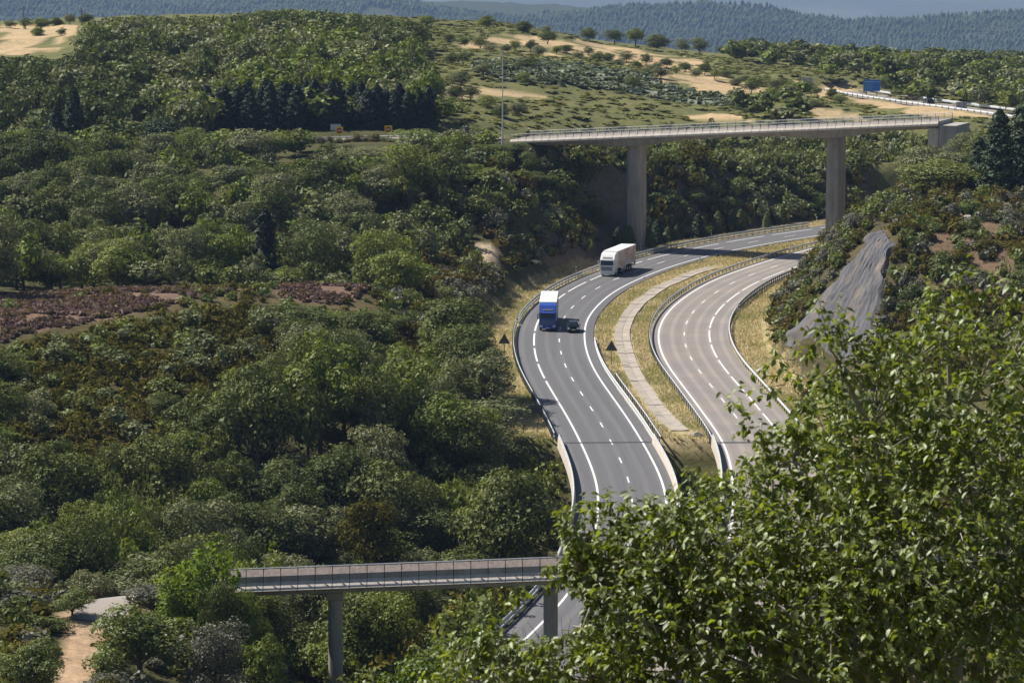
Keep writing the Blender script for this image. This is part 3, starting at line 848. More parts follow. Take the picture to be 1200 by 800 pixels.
def crown_round(seed, R, H, nclump, per, leaf, flat=0.9, rough=0.25, low=-0.45):
    """irregular crown: big lobes, each a dome of small leaf sprays; trunk foot at the origin"""
    rng = np.random.default_rng(seed)
    d = sphere_dirs(nclump, rng, low)
    rad = R * rng.uniform(0.62 - rough, 0.80 + rough * 0.3, nclump) * (1 + 0.10 * np.sin(3 * np.arctan2(d[:, 1], d[:, 0]) + seed))
    cen = d * rad[:, None] * np.array([1, 1, flat]); cen[:, 2] += H - R * flat
    cr = R * rng.uniform(0.26, 0.46, nclump)
    PP, NN = [], []
    for c_, r_ in zip(cen, cr):
        n = max(6, int(per * (r_ / (0.36 * R)) ** 2))
        q = rng.normal(size=(n, 3)); q /= np.linalg.norm(q, axis=1)[:, None]
        q[:, 2] = np.where((q[:, 2] < -0.15) & (rng.random(n) < 0.7), -q[:, 2], q[:, 2])
        bump = 1 + 0.16 * np.sin(7 * q[:, 0] + seed) * np.sin(6 * q[:, 1] + 2) + 0.10 * np.sin(13 * q[:, 2] + 5 * q[:, 0])
        PP.append(c_ + q * (r_ * bump * rng.uniform(0.80, 1.06, n))[:, None] * np.array([1.08, 1.08, 0.88]))
        NN.append(q * 1.0 + rng.normal(size=(n, 3)) * 0.45 + np.array([0, 0, 0.12]))
    # coarse inner leaves close the middle
    q = rng.normal(size=(nclump * (9 if per > 50 else 2), 3)); q /= np.linalg.norm(q, axis=1)[:, None]
    inner = q * R * 0.62 * rng.uniform(0.5, 1, (len(q), 1)) * np.array([1, 1, flat]); inner[:, 2] += H - R * flat
    V1, F1 = leaf_quads(np.concatenate(PP), np.concatenate(NN), leaf, rng)
    V2, F2 = leaf_quads(inner, q, leaf * 2.4, rng, 0.9)
    V = np.r_[V1, V2]; F = np.r_[F1, F2 + len(V1)]
    V[:, 2] = np.maximum(V[:, 2], 0.05)
    return V, F

def crown_upright(seed, R, H, nst, per, leaf):
    """feathery upright crown (poplar, willow shoots)"""
    rng = np.random.default_rng(seed)
    PP, NN = [], []
    for i in range(nst):
        a = rng.uniform(0, 6.283); r0 = R * math.sqrt(rng.random()) * 0.9
        h = H * (1 - 0.45 * (r0 / R) ** 1.5) * rng.uniform(0.8, 1.0)
        t = rng.uniform(0.12, 1, per)
        w = R * 0.24 * (1 - t) ** 0.6 + 0.08
        x = math.cos(a) * r0 * (0.5 + 0.6 * t); y = math.sin(a) * r0 * (0.5 + 0.6 * t)
        P = np.stack([x + rng.normal(size=per) * w, y + rng.normal(size=per) * w, h * t], 1)
        PP.append(P); NN.append(np.stack([np.cos(a) + rng.normal(size=per) * .8, np.sin(a) + rng.normal(size=per) * .8, 0.6 + rng.normal(size=per) * .5], 1))
    return leaf_quads(np.concatenate(PP), np.concatenate(NN), leaf, rng, 0.55)

def crown_conifer(seed, R, H, n, leaf, power=0.85, base=0.08):
    rng = np.random.default_rng(seed)
    t = rng.random(n) ** 1.25
    t = base + (1 - base) * t
    ph = rng.uniform(0, 6.283, n)
    tier = 0.82 + 0.22 * np.sin(t * H * 4.2 + 2.0 * np.sin(ph * 3 + seed)) + 0.1 * np.sin(5 * ph + seed)
    r = R * (1 - t) ** power * tier * rng.uniform(0.55, 1.08, n) + 0.04
    P = np.stack([r * np.cos(ph), r * np.sin(ph), t * H - 0.25 * r], 1)
    Nn = np.stack([np.cos(ph), np.sin(ph), np.full(n, 0.55)], 1) + rng.normal(size=(n, 3)) * 0.4
    return leaf_quads(P, Nn, leaf, rng, 0.5)

def trunk_mesh(seed, R, H, limbs=5, r0=0.22):
    rng = random.Random(seed)
    mb = MB()
    top = H * 0.72
    pts = [(rng.uniform(-.15, .15) * k, rng.uniform(-.15, .15) * k, top * k / 4) for k in range(5)]
    mb.tube(pts, [r0, r0 * .8, r0 * .62, r0 * .42, r0 * .2], 6)
    for i in range(limbs):
        a = 6.283 * i / limbs + rng.random(); b0 = pts[1 + i % 3]
        e = (b0[0] + math.cos(a) * R * .6, b0[1] + math.sin(a) * R * .6, b0[2] + H * .22)
        mid = ((b0[0] + e[0]) / 2, (b0[1] + e[1]) / 2, (b0[2] + e[2]) / 2 + .2)
        mb.tube([b0, mid, e], [r0 * .42, r0 * .28, r0 * .1], 5)
    return mb.mesh('trunk', M['bark'])

# variants: (crown mesh, trunk mesh, R, H)
LIB = {}
def lib(kind, V, F, trunk, R, H): LIB.setdefault(kind, []).append((mesh_np(kind + '_crown', V, F, M['oak']), trunk, R, H))
for i in range(9):
    R, H = 3.0, 7.0 + 0.4 * (i % 3)
    lib('round', *crown_round(100 + i, R, H, (14, 26, 20, 32, 17, 24, 28, 20, 15)[i], 330, (0.115, 0.10, 0.125)[i % 3], (1.0, 1.15, 0.92, 1.05)[i % 4], (0.2, 0.32, 0.15, 0.26)[i % 4], -0.8), trunk_mesh(i, R, H), R, H)
for i in range(3):
    lib('upright', *crown_upright(200 + i, 2.2, 8.0, 26, 110, 0.19), trunk_mesh(20 + i, 1.6, 8, 4, .16), 2.2, 8.0)
for i in range(4):
    lib('conifer', *crown_conifer(300 + i, 2.3, 10.0, 4200, 0.22, 0.5), trunk_mesh(30 + i, 1.0, 10, 0, .2), 2.3, 10.0)
for i in range(2):
    lib('pine', *crown_round(350 + i, 3.0, 10.0, 26, 180, 0.15, 1.25, 0.3, -0.6), trunk_mesh(40 + i, 2.0, 10, 4, .24), 3.0, 10.0)
for i in range(6):
    lib('shrub', *crown_round(400 + i, 1.25, 1.7, 13, 130, 0.075, 0.85, 0.3, -0.55), trunk_mesh(50 + i, .8, 1.4, 4, .06), 1.25, 1.7)
LOW = {'round': [crown_round(500 + i, 3.0, 7.0, 15, 26, 0.33, 1.0, 0.2, -0.55) for i in range(6)],
       'conifer': [crown_conifer(520 + i, 2.3, 10, 420, 0.5) for i in range(3)],
       'shrub': [crown_round(540 + i, 1.2, 1.5, 7, 13, 0.18, 0.8, 0.3, -0.3) for i in range(8)],
       'far': [crown_round(580 + i, 3.0, 7.0, 9, 14, 0.55, 1.0, 0.2, -0.5) for i in range(6)],
       'tuft': [crown_round(560 + i, 0.6, 0.7, 4, 4, 0.20, 0.8, 0.5, -0.2) for i in range(8)]}
LOWRH = {'far': (3.0, 7.0), 'round': (3.0, 7.0), 'conifer': (2.3, 10.0), 'shrub': (1.2, 1.5), 'tuft': (0.6, 0.7)}

def plant(name, kind, mat_, x, y, z, R, H, label, cat, group=None, vi=None, parts=True, lean=0.0):
    var = LIB[kind]; vi = random.randrange(len(var)) if vi is None else vi % len(var)
    me, tr, R0, H0 = var[vi]
    e = thing(name, label, cat, (x, y, z), random.uniform(0, 6.28), group)
    e.scale = (R / R0, R / R0, H / H0)
    c_ = obj('crown', me, e)
    c_.material_slots[0].link = 'OBJECT'; c_.material_slots[0].material = M[mat_]
    obj('trunk', tr, e)
    return e

def merged(name, mat_, items, label, cat, low):
    """items: (x, y, z, R, H) -> one stuff object"""
    if not len(items): return None
    R0, H0 = LOWRH[low]; Vs, Fs, b = [], [], 0
    rng = np.random.default_rng(len(items))
    for i, (x, y, z, R, H) in enumerate(items):
        V, F = LOW[low][rng.integers(len(LOW[low]))]
        a = rng.uniform(0, 6.283); c_, s_ = math.cos(a), math.sin(a)
        W = np.stack([(V[:, 0] * c_ - V[:, 1] * s_) * R / R0 + x, (V[:, 0] * s_ + V[:, 1] * c_) * R / R0 + y, V[:, 2] * H / H0 + z], 1)
        Vs.append(W); Fs.append(F + b); b += len(V)
    o = obj(name, mesh_np(name, np.concatenate(Vs), np.concatenate(Fs), M[mat_]))
    return tag(o, label, cat, kind='stuff')

def scatter(y0, y1, spacing, test, seed, x_margin=0.19, jitter=0.45):
    """jittered world points with ground height; test(px, py, x, y, z) -> mask"""
    rng = np.random.default_rng(seed)
    X, Y = [], []
    y = y0
    while y < y1:
        w = x_margin * y
        xs = np.arange(-w, w, spacing) + rng.uniform(0, spacing)
        X.append(xs + rng.uniform(-jitter, jitter, len(xs)) * spacing); Y.append(y + rng.uniform(-jitter, jitter, len(xs)) * spacing)
        y += spacing * 0.87
    X, Y = np.concatenate(X), np.concatenate(Y)
    Z = ground(X, Y); px, py, dep = proj(X, Y, Z)
    ok = test(px, py, X, Y, Z) & (px > -60) & (px < 1260) & (py < 900) & (py > -60)
    return X[ok], Y[ok], Z[ok], px[ok], py[ok]

def lat_ab(x, y):
    la, _ = PA.lateral(x, y); lb, _ = PB.lateral(x, y)
    return la, lb

taken = []          # (x, y, r) of hand-placed plants
def place(name, kind, mat_, cx, ytop, D, rpx, label, cat='tree', h=None, group=None, vi=None):
    """a plant whose top shows at (cx, ytop) when it stands D metres away; foot on the ground there"""
    p = at(cx, ytop, D)
    z = float(ground(p.x, p.y)); H = h if h else min(max(p.z - z, 1.5), 22)
    R = rpx * D / FPX
    taken.append((p.x, p.y, R * 0.8))
    return plant(name, kind, mat_, p.x, p.y, z - 0.1, R, H, label, cat, group, vi)

# hand-placed plants that the photograph singles out
HP = [
 ('round_tree','round','oak',600,541,352,62,'big round dark green tree left of the bending viaduct parapet'),
 ('round_tree','round','grey_oak',562,468,395,62,'broad grey green tree beside the black rectangular sign'),
 ('round_tree','round','grey_oak',352,528,365,62,'large grey green oak left of the brownish tinged tree'),
 ('round_tree','round','olive_shrub',436,578,345,38,'brownish tinged tree behind the small bridge'),
 ('round_tree','round','bright',215,506,372,44,'light green oak crown on the lower left hillside'),
 ('poplar','upright','bright',246,614,271,38,'bright yellow green poplar in front of the left end of the small bridge'),
 ('poplar','upright','bright',210,648,270,32,'lower bright green poplar next to the asphalt patch'),
 ('poplar','upright','bright',278,636,284,30,'yellow green feathery tree just behind the left end of the small bridge'),
 ('poplar','upright','chestnut',318,622,306,40,'mid green feathery tree behind the left part of the small bridge'),
 ('bush','round','oak',262,672,266,30,'dark leafy bush covering the left end of the small bridge'),
 ('bush','round','chestnut',288,682,266,26,'green bush below the first panels of the small bridge'),
 ('round_tree','round','grey_oak',1132,152,565,24,'grey green tree covering the right abutment of the overpass'),
 ('round_tree','round','oak',1155,158,560,26,'dark tree between the overpass abutment and the pines'),
 ('poplar','upright','bright',496,690,312,34,'yellow green bush tree seen under the small bridge'),
 ('conifer_tree','conifer','conifer',310,243,492,26,'single dark conifer poking out of the middle of the wood'),
 ('conifer_tree','conifer','conifer',86,102,612,20,'tall dark conifer on the far left, tallest of a pair'),
 ('conifer_tree','conifer','conifer',66,122,610,18,'shorter dark conifer on the far left of a pair'),
 ('dark_pine','pine','pine',190,133,609,32,'broad dark pine left of the long conifer row'),
 ('round_tree','round','oak',345,356,425,44,'dark oak on the heather ridge'),
 ('round_tree','round','oak',440,362,430,44,'dark oak right of the heather ridge top'),
 ('flowering_tree','round','flower',492,150,590,36,'pale flowering chestnut tree just below the local road'),
 ('round_tree','round','grey_oak',430,172,590,34,'grey green tree below the two no entry signs'),
 ('round_tree','round','oak',572,168,592,30,'dark oak at the left end of the long overpass'),
 ('round_tree','round','chestnut',545,190,575,40,'leafy green tree below the tall mast'),
 ('round_tree','round','oak',625,200,592,30,'dark oak on the brink of the road cutting'),
 ('round_tree','round','oak',205,36,880,19,'dark oak standing out on the upper left skyline'),
 ('round_tree','round','chestnut',1000,505,0,0,''),
 ('round_tree','round','grey_oak',1085,168,548,34,'grey green oak below the right end of the overpass'),
 ('round_tree','round','green_shrub',1100,188,520,50,'yellowish green tree in front of the pines on the right'),
 ('round_tree','round','grey_oak',1118,175,535,34,'pale leaved tree just left of the pines'),
 ('pine_tree','conifer','pine',1172,128,515,30,'tall dark pine on the right hill, left of the edge one'),
 ('pine_tree','conifer','pine',1200,118,520,34,'tallest dark pine at the right edge of the picture'),
 ('pine_tree','conifer','pine',1148,160,520,22,'smallest of the dark pines on the right hill'),
 ('dark_pine','pine','pine',985,52,1150,14,'dark pine rising from the far tree line at right'),
 ('bush','round','green_shrub',165,708,256,54,'big rounded olive green bush beside the dirt path'),
 ('bush','round','green_shrub',35,748,246,36,'bright green bush at the bottom left corner'),
 ('bush','round','green_shrub',84,690,268,24,'small green bush left of the asphalt patch'),
 ('bush','round','grey_shrub',250,722,255,44,'greyish dry bush below the small bridge end'),
 ('bush','round','oak',300,690,280,40,'dark bush under the left end of the small bridge'),
 ('bush','round','grey_shrub',25,660,290,36,'grey green bush at the left edge above the path'),
 ('bush','round','chestnut',310,740,262,34,'leafy green bush left of the bridge pier'),
 ('bush','round','oak',603,167,600,15,'dark bush under the left tip of the overpass'),
 ('bush','round','green_shrub',622,176,597,15,'green bush below the first metres of the overpass'),
 ('bush','round','oak',430,715,300,46,'dark bush in the shade behind the bridge pier'),
 ('bush','round','oak',360,722,296,40,'dark leafy bush left behind the bridge pier'),
]
for a in HP:
    if a[6]:
        nm_, kd, mt, cx, yt, D, rp, lb_ = a
        place(nm_, kd, mt, cx, yt, D, rp, lb_, 'bush' if nm_ == 'bush' else 'tree')

# row of dark conifers behind the local road
for i, px in enumerate(np.linspace(240, 499, 34)):
    yt = 103 + 4 * math.sin(i * 1.9) - (5 if 8 < i < 24 else 0) + random.uniform(-4, 3)
    place('row_conifer', 'conifer', 'conifer', px + random.uniform(-3, 3), yt, 640 + random.uniform(-4, 6), 17 + random.uniform(-2, 4),
          'dark conifer, %s from the %s end of the dense conifer row' % (['first','second','third','fourth','fifth','sixth','seventh','eighth','ninth','tenth','eleventh','twelfth','thirteenth','fourteenth','fifteenth','sixteenth','seventeenth'][i if i < 17 else 33 - i], 'left' if i < 17 else 'right'), 'tree', group='row of dark conifers')

tk = np.array(taken)
def free(x, y, pad):
    d = np.hypot(x[:, None] - tk[None, :, 0], y[:, None] - tk[None, :, 1])
    return (d > tk[None, :, 2] + pad).all(1)

# ---- woods
trees = []        # x,y,z,R,H,material,zone,importance
def wood(zone, y0, y1, sp, test, mats, R, H, seed):
    X, Y, Z, px, py = scatter(y0, y1, sp, test, seed)
    ok = free(X, Y, R[0] * 0.5); X, Y, Z = X[ok], Y[ok], Z[ok]
    rng = np.random.default_rng(seed + 1)
    pat = vnoise(X, Y, 22, seed + 5) + 0.5 + rng.uniform(-.25, .25, len(X))
    for x, y, z, q in zip(X, Y, Z, pat):
        r = R[0] + (R[1] - R[0]) * rng.random() ** 1.5; h = rng.uniform(*H) * (0.6 + 0.4 * r / R[1]) * np.clip(1 + 1.3 * vnoise(np.array([x]), np.array([y]), 17, 99)[0], .55, 1.45)
        if zone in ('lower', 'slope'):
            hx = 600 + FPX * x / y
            if hx < 480: h = min(h, at(600, np.interp(hx, [0, 120, 275, 335, 400, 450, 480], [404, 378, 352, 362, 362, 352, 340]) , y).z - z)
            if h < 1.5: continue
            r = min(r, h * .7)
        if zone == 'middle':
            hx = 600 + FPX * x / y
            lim = 167 if 370 < hx < 480 else (176 if hx > 575 else 152)
            h = min(h, at(600, lim, y).z - z)
            if h < 2.2: continue
            r = min(r, h * .62)
        mt = mats[int(np.clip(q * len(mats), 0, len(mats) - 1))]
        trees.append((x, y, z, r, h, mt, zone, r / y))

def left_of_road(x, y, gap):
    la, lb = lat_ab(x, y)
    return la < -gap
def t_low(px, py, x, y, z):
    return (px < 700) & left_of_road(x, y, 13.5) & ~inpoly(px, py, Z_OLIVE) & ~inpoly(px, py, Z_HEATHER) & ~((y < 296) & (x < -17)) & ~((y < 283)) 
wood('lower', 284, 432, 4.8, t_low, ['oak', 'grey_oak', 'oak', 'chestnut', 'oak', 'grey_oak', 'oak'], (1.7, 4.9), (5.5, 10.0), 21)
def t_oliv(px, py, x, y, z):
    return (px < 340) & inpoly(px, py, Z_OLIVE)
wood('slope', 345, 440, 7.5, t_oliv, ['oak', 'grey_oak', 'oak'], (1.4, 2.8), (2.6, 4.6), 23)
def t_mid(px, py, x, y, z):
    trk = np.zeros(len(px), bool)
    for p in Z_TRACK: trk |= inpoly(px, py, p)
    return (px < 690) & left_of_road(x, y, 20) & ~(inpoly(px, py, Z_HEATHER) & (y < 464)) & ~trk & (py > 160) & ~((px > 470) & (y < 520) & (y > 435)) & ~((px > 540) & (px < 610) & (y > 505) & (y < 548))
wood('middle', 446, 606, 5.9, t_mid, ['oak', 'oak', 'grey_oak', 'chestnut', 'oak', 'grey_oak', 'chestnut'], (1.8, 5.0), (5.0, 9.5), 31)
trees.sort(key=lambda t: -t[7])
LBL = {'lower': ('%s in the dense wood between the heather ridge and the small bridge', 'trees of the lower wood'),
       'slope': ('%s scattered in the olive heath of the left slope', 'small trees in the left heath'),
       'middle': ('%s in the wood between the heather ridge and the local road', 'trees of the middle wood')}
DESC = {'oak': 'dark green oak', 'grey_oak': 'grey green oak', 'chestnut': 'fresh green chestnut'}
rest = []
for i, (x, y, z, r, h, mt, zn, _) in enumerate(trees):
    if i < 285:
        nm_ = 'chestnut_tree' if mt == 'chestnut' else 'oak_tree'
        plant(nm_, 'round', mt, x, y, z - 0.2, r, h, '%s %s %s, %s wood, %s' % (size_word(r, 2.4, 3.3).replace('mid sized', 'middling'), 'tall' if h > 7.5 else ('low' if h < 5 else 'rounded'), DESC[mt], zn, where(x, y, z + h * .6)), 'tree', LBL[zn][1] + ', ' + DESC[mt])
    else:
        rest.append((x, y, z, r, h, mt))
for mt in ('oak', 'grey_oak', 'chestnut'):
    merged('hillside_wood', mt, [t[:5] for t in rest if t[5] == mt], 'mass of %s trees filling the middle wood further back' % DESC[mt].rsplit(' ', 1)[0], 'wood', 'round')

# far wood behind the conifer row, upper left
def t_far(px, py, x, y, z):
    tan = np.zeros(len(px), bool)
    for p in Z_TAN: tan |= inpoly(px, py, p)
    edge = np.interp(py, [20, 60, 100, 140, 170], [410, 490, 500, 520, 500]) + 25 * vnoise(x, y, 15, 66)
    return (px < edge) & ~tan & ~((px < 100) & (py < 86)) & ((py < 150) | (px < 240))
X, Y, Z, px, py = scatter(615, 1000, 6.7, t_far, 41)
rng = np.random.default_rng(5); fw = {'oak': [], 'grey_oak': [], 'chestnut': []}
pat = vnoise(X, Y, 40, 77) + 0.5 + rng.uniform(-.3, .3, len(X))
for x, y, z, q, a in zip(X, Y, Z, pat, px):
    mt = 'oak' if q < .45 else ('grey_oak' if q < .72 else 'chestnut')
    h = min(rng.uniform(4.5, 10), at(600, np.interp(a, [0, 92, 108, 150, 200, 260, 330, 400, 500], [62, 61, 20, 16, 17, 16, 8, 13, 22]) + rng.uniform(0, 6), y).z - z)
    if h < 2.5: continue
    r = 2.4 + 3.4 * rng.random() ** 1.6; fw[mt].append((x, y, z - .3, min(r, h * .75), h))
for mt in fw: merged('far_wood', mt, fw[mt], 'far wooded hill of %s trees behind the conifer row' % DESC[mt].rsplit(' ', 1)[0], 'wood', 'round')

# scattered trees on the heath hill and dry fields
FIELD = [(526,57,880),(544,52,890),(563,55,888),(574,63,860),(593,52,900),(604,50,905),(622,52,905),(632,60,880),(642,48,930),(652,57,900),(664,54,910),
 (678,60,890),(690,54,915),(700,64,880),(712,58,910),(724,66,885),(735,60,910),(746,68,880),(757,63,905),(768,74,870),(781,66,905),(792,78,865),(803,70,900),
 (815,80,870),(826,74,895),(838,86,860),(850,78,890),(862,92,855),(873,84,880),(885,96,850),(896,88,880),(908,98,850),(918,92,870),(930,104,835),(942,98,860),
 (955,108,830),(880,112,800),(905,118,790),(925,122,785),(860,116,790),(940,130,770),(895,132,765),(870,130,765),(955,126,780),(975,118,800),(985,125,790),
 (760,90,820),(775,96,810),(742,100,790),(590,84,800),(617,88,790),(541,108,745),(543,86,800),(613,102,760),(528,84,790),(566,98,760),(552,120,705),(572,124,700),(588,128,690),(606,122,700),(534,118,705),
 (570,24,1000),(613,22,1010),(640,28,1020),(720,32,1060),(745,34,1070),(770,36,1080),(820,40,1100),(690,28,1040),(500,17,985),(455,16,985),
 (12,26,900),(30,27,900),(48,25,905),(66,24,905),(82,25,905),(100,22,905),(44,38,850),(72,36,850),(905,55,1140),(930,58,1140),(955,60,1130),(1010,60,1130),(1040,66,1120),(1065,72,1110),(870,52,1150),(845,48,1150),(800,44,1140)]
for i, (px_, yt, D) in enumerate(FIELD):
    sz = 9.5 + 5 * random.random()
    p = at(px_, yt, D); z = float(ground(p.x, p.y)); H = min(max(p.z - z, 3.6), 7.5) * random.uniform(.7, 1.15)
    mt = ['oak', 'chestnut', 'oak', 'grey_oak'][i % 4]
    plant('field_tree', 'round', mt, p.x, p.y, z - random.uniform(.1, .9), min(sz * D / FPX * 1.15, H * random.uniform(.5, .75)), H, '%s lone %s, far hill, %s' % (size_word(sz, 11, 13), DESC[mt], where(p.x, p.y, z + H * .5)), 'tree', 'scattered far field trees, ' + DESC[mt])

# tree belts right of the far highway and beyond
def t_belt(px, py, x, y, z):
    tan = np.zeros(len(px), bool)
    for p in Z_TAN: tan |= inpoly(px, py, p)
    return ((px > 960) & (y > np.interp(x, PF.P[:, 0], PF.P[:, 1]) + 9) & (x > 75) & ~((y < 885) & (px < 1040))) | ((px > 860) & (y > 1000)) | ((px > 850) & (py > 112) & (py < 150) & (y < 850) & ~tan & (px < 965))
X, Y, Z, px, py = scatter(700, 1340, 10.5, t_belt, 43)
items = {'oak': [], 'grey_oak': [], 'chestnut': []}
for i, (x, y, z) in enumerate(zip(X, Y, Z)):
    items[['oak', 'oak', 'grey_oak', 'chestnut'][int(rng.integers(4))]].append((x, y, z - .2, rng.uniform(2.6, 4.6), rng.uniform(4, 7)))
for mt in items: merged('tree_belt', mt, items[mt], 'belt of distant %s trees around the far highway' % DESC[mt].rsplit(' ', 1)[0], 'wood', 'far')

# far pine ridge
def t_ridge(px, py, x, y, z): return (y > 2300) & (vnoise(x, y, 120, 61) < 0.33)
X, Y, Z, px, py = scatter(6080, 6640, 11.2, t_ridge, 44, 0.165)
tr = np.random.default_rng(9)
n = len(X); k = 6
hh = tr.uniform(8, 14, n) * (1 + .9 * vnoise(X, Y, 90, 62)); rr = tr.uniform(2.6, 4.8, n); a0 = tr.uniform(0, 6.28, n)
ang_ = a0[:, None] + np.arange(k)[None] * 2 * np.pi / k
jit = tr.uniform(0.7, 1.25, (n, k))
V = np.concatenate([np.stack([X[:, None] + rr[:, None] * np.cos(ang_) * jit, Y[:, None] + rr[:, None] * np.sin(ang_) * jit, np.repeat((Z + hh * .12)[:, None], k, 1) + tr.uniform(-.8, .8, (n, k))], -1),
                    np.stack([X[:, None] + .78 * rr[:, None] * np.cos(ang_ + .5) * jit[:, ::-1], Y[:, None] + .78 * rr[:, None] * np.sin(ang_ + .5) * jit[:, ::-1], np.repeat((Z + hh * .55)[:, None], k, 1)], -1),
                    np.stack([X, Y, Z + hh], 1)[:, None]], 1)
m_ = 2 * k + 1; base = (np.arange(n) * m_)[:, None]
fa = np.arange(k); fb = (fa + 1) % k
F = np.concatenate([np.stack([base + fa, base + fb, base + k + fa], -1).reshape(-1, 3), np.stack([base + fb, base + k + fb, base + k + fa], -1).reshape(-1, 3),
                    np.stack([base + k + fa, base + k + fb, base + 2 * k + 0 * fa], -1).reshape(-1, 3)])
tag(obj('pine_forest', mesh_np('pine_forest', V.reshape(-1, 3), F, M['far_pine'])), 'far blue ridge covered by an even forest of pines', 'forest', kind='stuff')

for i, dd in enumerate(np.arange(3, PL.d[-1] - 4, 1.9)):
    q = PL.pos(dd, 6.0 + random.uniform(-.6, .8)); hx = 600 + FPX * q[0] / q[1]
    z = float(ground(q[0], q[1]))
    mt = random.choice(['green_shrub', 'grey_shrub', 'olive_shrub'])
    plant('roadside_shrub', 'shrub', mt, q[0], q[1], z - .1, random.uniform(.9, 1.5), random.uniform(.7, 1.5), '%s shrub lining the local road' % {'green_shrub': 'green', 'grey_shrub': 'grey', 'olive_shrub': 'olive'}[mt], 'shrub', 'shrubs lining the local road')
PA_px = proj(PA.P[:, 0], PA.P[:, 1], PA.P[:, 2] * 0)[0]
ORD = ['first', 'second', 'third', 'fourth', 'fifth', 'sixth', 'seventh', 'eighth', 'ninth', 'tenth', 'eleventh', 'twelfth', 'thirteenth', 'fourteenth']
for i, hx in enumerate(np.linspace(800, 985, 14)):
    q = PA.pos(float(np.interp(hx, PA_px[len(PA_px)//2:], PA.d[len(PA_px)//2:])), -12.0 + random.uniform(-2.5, 1.0)); z = float(ground(q[0], q[1]))
    hh_ = random.uniform(2.6, 4.8)
    plant('young_pine', 'conifer', 'green_shrub' if i % 3 else 'pine', q[0], q[1], z - .1, hh_ * .36, hh_, 'young pine, %s from the left, behind the far guard rail' % ORD[i], 'tree', 'young pines at the foot of the cutting')
# ---- shrubs and ground cover
shr = []
def shrubs(zone, y0, y1, sp, test, mats, R, H, seed, pad=0.3):
    X, Y, Z, px, py = scatter(y0, y1, sp, test, seed)
    ok = free(X, Y, pad); X, Y, Z = X[ok], Y[ok], Z[ok]
    rng = np.random.default_rng(seed + 1)
    pat = vnoise(X, Y, 12, seed + 5) + 0.5 + rng.uniform(-.3, .3, len(X))
    for x, y, z, q in zip(X, Y, Z, pat):
        r = rng.uniform(*R); h = rng.uniform(*H) * (0.6 + 0.4 * r / R[1])
        shr.append((x, y, z, r, h, mats[int(np.clip(q * len(mats), 0, len(mats) - 1))], zone, r / y))
shrubs('slope', 345, 450, 1.9, lambda px, py, x, y, z: (px < 360) & inpoly(px, py, Z_OLIVE) & (py > np.interp(px, [0, 120, 275, 360], [412, 386, 360, 372])), ['olive_shrub', 'olive_shrub', 'olive_shrub', 'green_shrub', 'olive_shrub'], (0.9, 1.7), (1.0, 2.2), 51)
shrubs('ridge', 430, 500, 2.9, lambda px, py, x, y, z: inpoly(px, py, Z_HEATHER) & ~((inpoly(px, py, Z_HE[0]) | inpoly(px, py, Z_HE[1])) & (vnoise(x, y, 5, 8) < .22)), ['olive_shrub', 'green_shrub', 'olive_shrub'], (0.7, 1.3), (0.8, 1.5), 53)
def t_bank(px, py, x, y, z):
    la, lb = lat_ab(x, y)
    trk = inpoly(px, py, Z_TRACK[0])
    return (px > 455) & (px < 690) & (la < -12.5) & (la > -45) & ~trk & ~((px > 570) & (py < 186))
shrubs('bank', 400, 622, 2.7, t_bank, ['olive_shrub', 'green_shrub', 'grey_shrub', 'green_shrub', 'olive_shrub'], (1.0, 2.2), (1.4, 3.2), 55)
def t_cut(px, py, x, y, z):
    la, lb = lat_ab(x, y)
    return (px > 640) & (px < 1010) & (la < -14) & (la > -40) & ~((px < 700) & (y < 612) & (py < 190)) & ~((la > -26) & (px > 688) & (px < 742) & (vnoise(x, y, 5, 17) < 0.2))
shrubs('cutting', 560, 690, 2.7, t_cut, ['green_shrub', 'olive_shrub', 'oak', 'green_shrub', 'grey_oak'], (1.2, 3.0), (1.6, 4.2), 57)
SLAB = [(1022,260),(1050,264),(1042,330),(1014,455),(935,465),(914,412)]
def t_right(px, py, x, y, z):
    la, lb = lat_ab(x, y)
    return (lb > 12.5) & (px > 880) & ~inpoly(px, py, SLAB) & ~((px > 1095) & (py > 226) & (py < 330) & (vnoise(x, y, 6, 91) > 0.2))
shrubs('right', 415, 655, 2.35, t_right, ['olive_shrub', 'green_shrub', 'olive_shrub', 'grey_shrub', 'oak'], (0.9, 2.0), (1.0, 2.6), 59)
shrubs('right', 430, 520, 1.9, lambda px, py, x, y, z: t_right(px, py, x, y, z) & (px > 880) & (px < 1085) & (py > 250), ['olive_shrub', 'green_shrub', 'olive_shrub', 'grey_shrub'], (0.7, 1.4), (0.8, 1.7), 60)
def t_mead(px, py, x, y, z):
    return (py > 160) & (py < 210) & (px > 700) & (px < 1150)
shrubs('beyond', 660, 760, 4.4, t_mead, ['green_shrub', 'grey_oak', 'oak', 'green_shrub', 'sage'], (1.5, 3.0), (1.8, 4.5), 61)
def t_corner(px, py, x, y, z):
    return (px < 360) & (y < 292) & ~inpoly(px, py, Z_PATH[0]) & (x < -14)
shrubs('corner', 228, 292, 2.3, t_corner, ['grey_shrub', 'green_shrub', 'olive_shrub', 'grey_shrub', 'oak'], (0.9, 2.0), (1.0, 2.4), 63)
def t_ravine(px, py, x, y, z):
    la, lb = lat_ab(x, y)
    return (x > -17) & (la < -7.5) & (y < 400) | ((la > 5.2) & (lb < -5.2) & (y < 391))
shrubs('ravine', 255, 391, 2.9, t_ravine, ['oak', 'green_shrub', 'chestnut', 'olive_shrub'], (1.2, 2.2), (1.6, 3.4), 65)
def t_low_right(px, py, x, y, z):
    la, lb = lat_ab(x, y)
    return (lb > 9) & (x < 60)
shrubs('near', 150, 428, 5.2, t_low_right, ['green_shrub', 'oak', 'olive_shrub'], (1.4, 2.6), (1.4, 3.0), 67)
shr.sort(key=lambda t: -t[7])
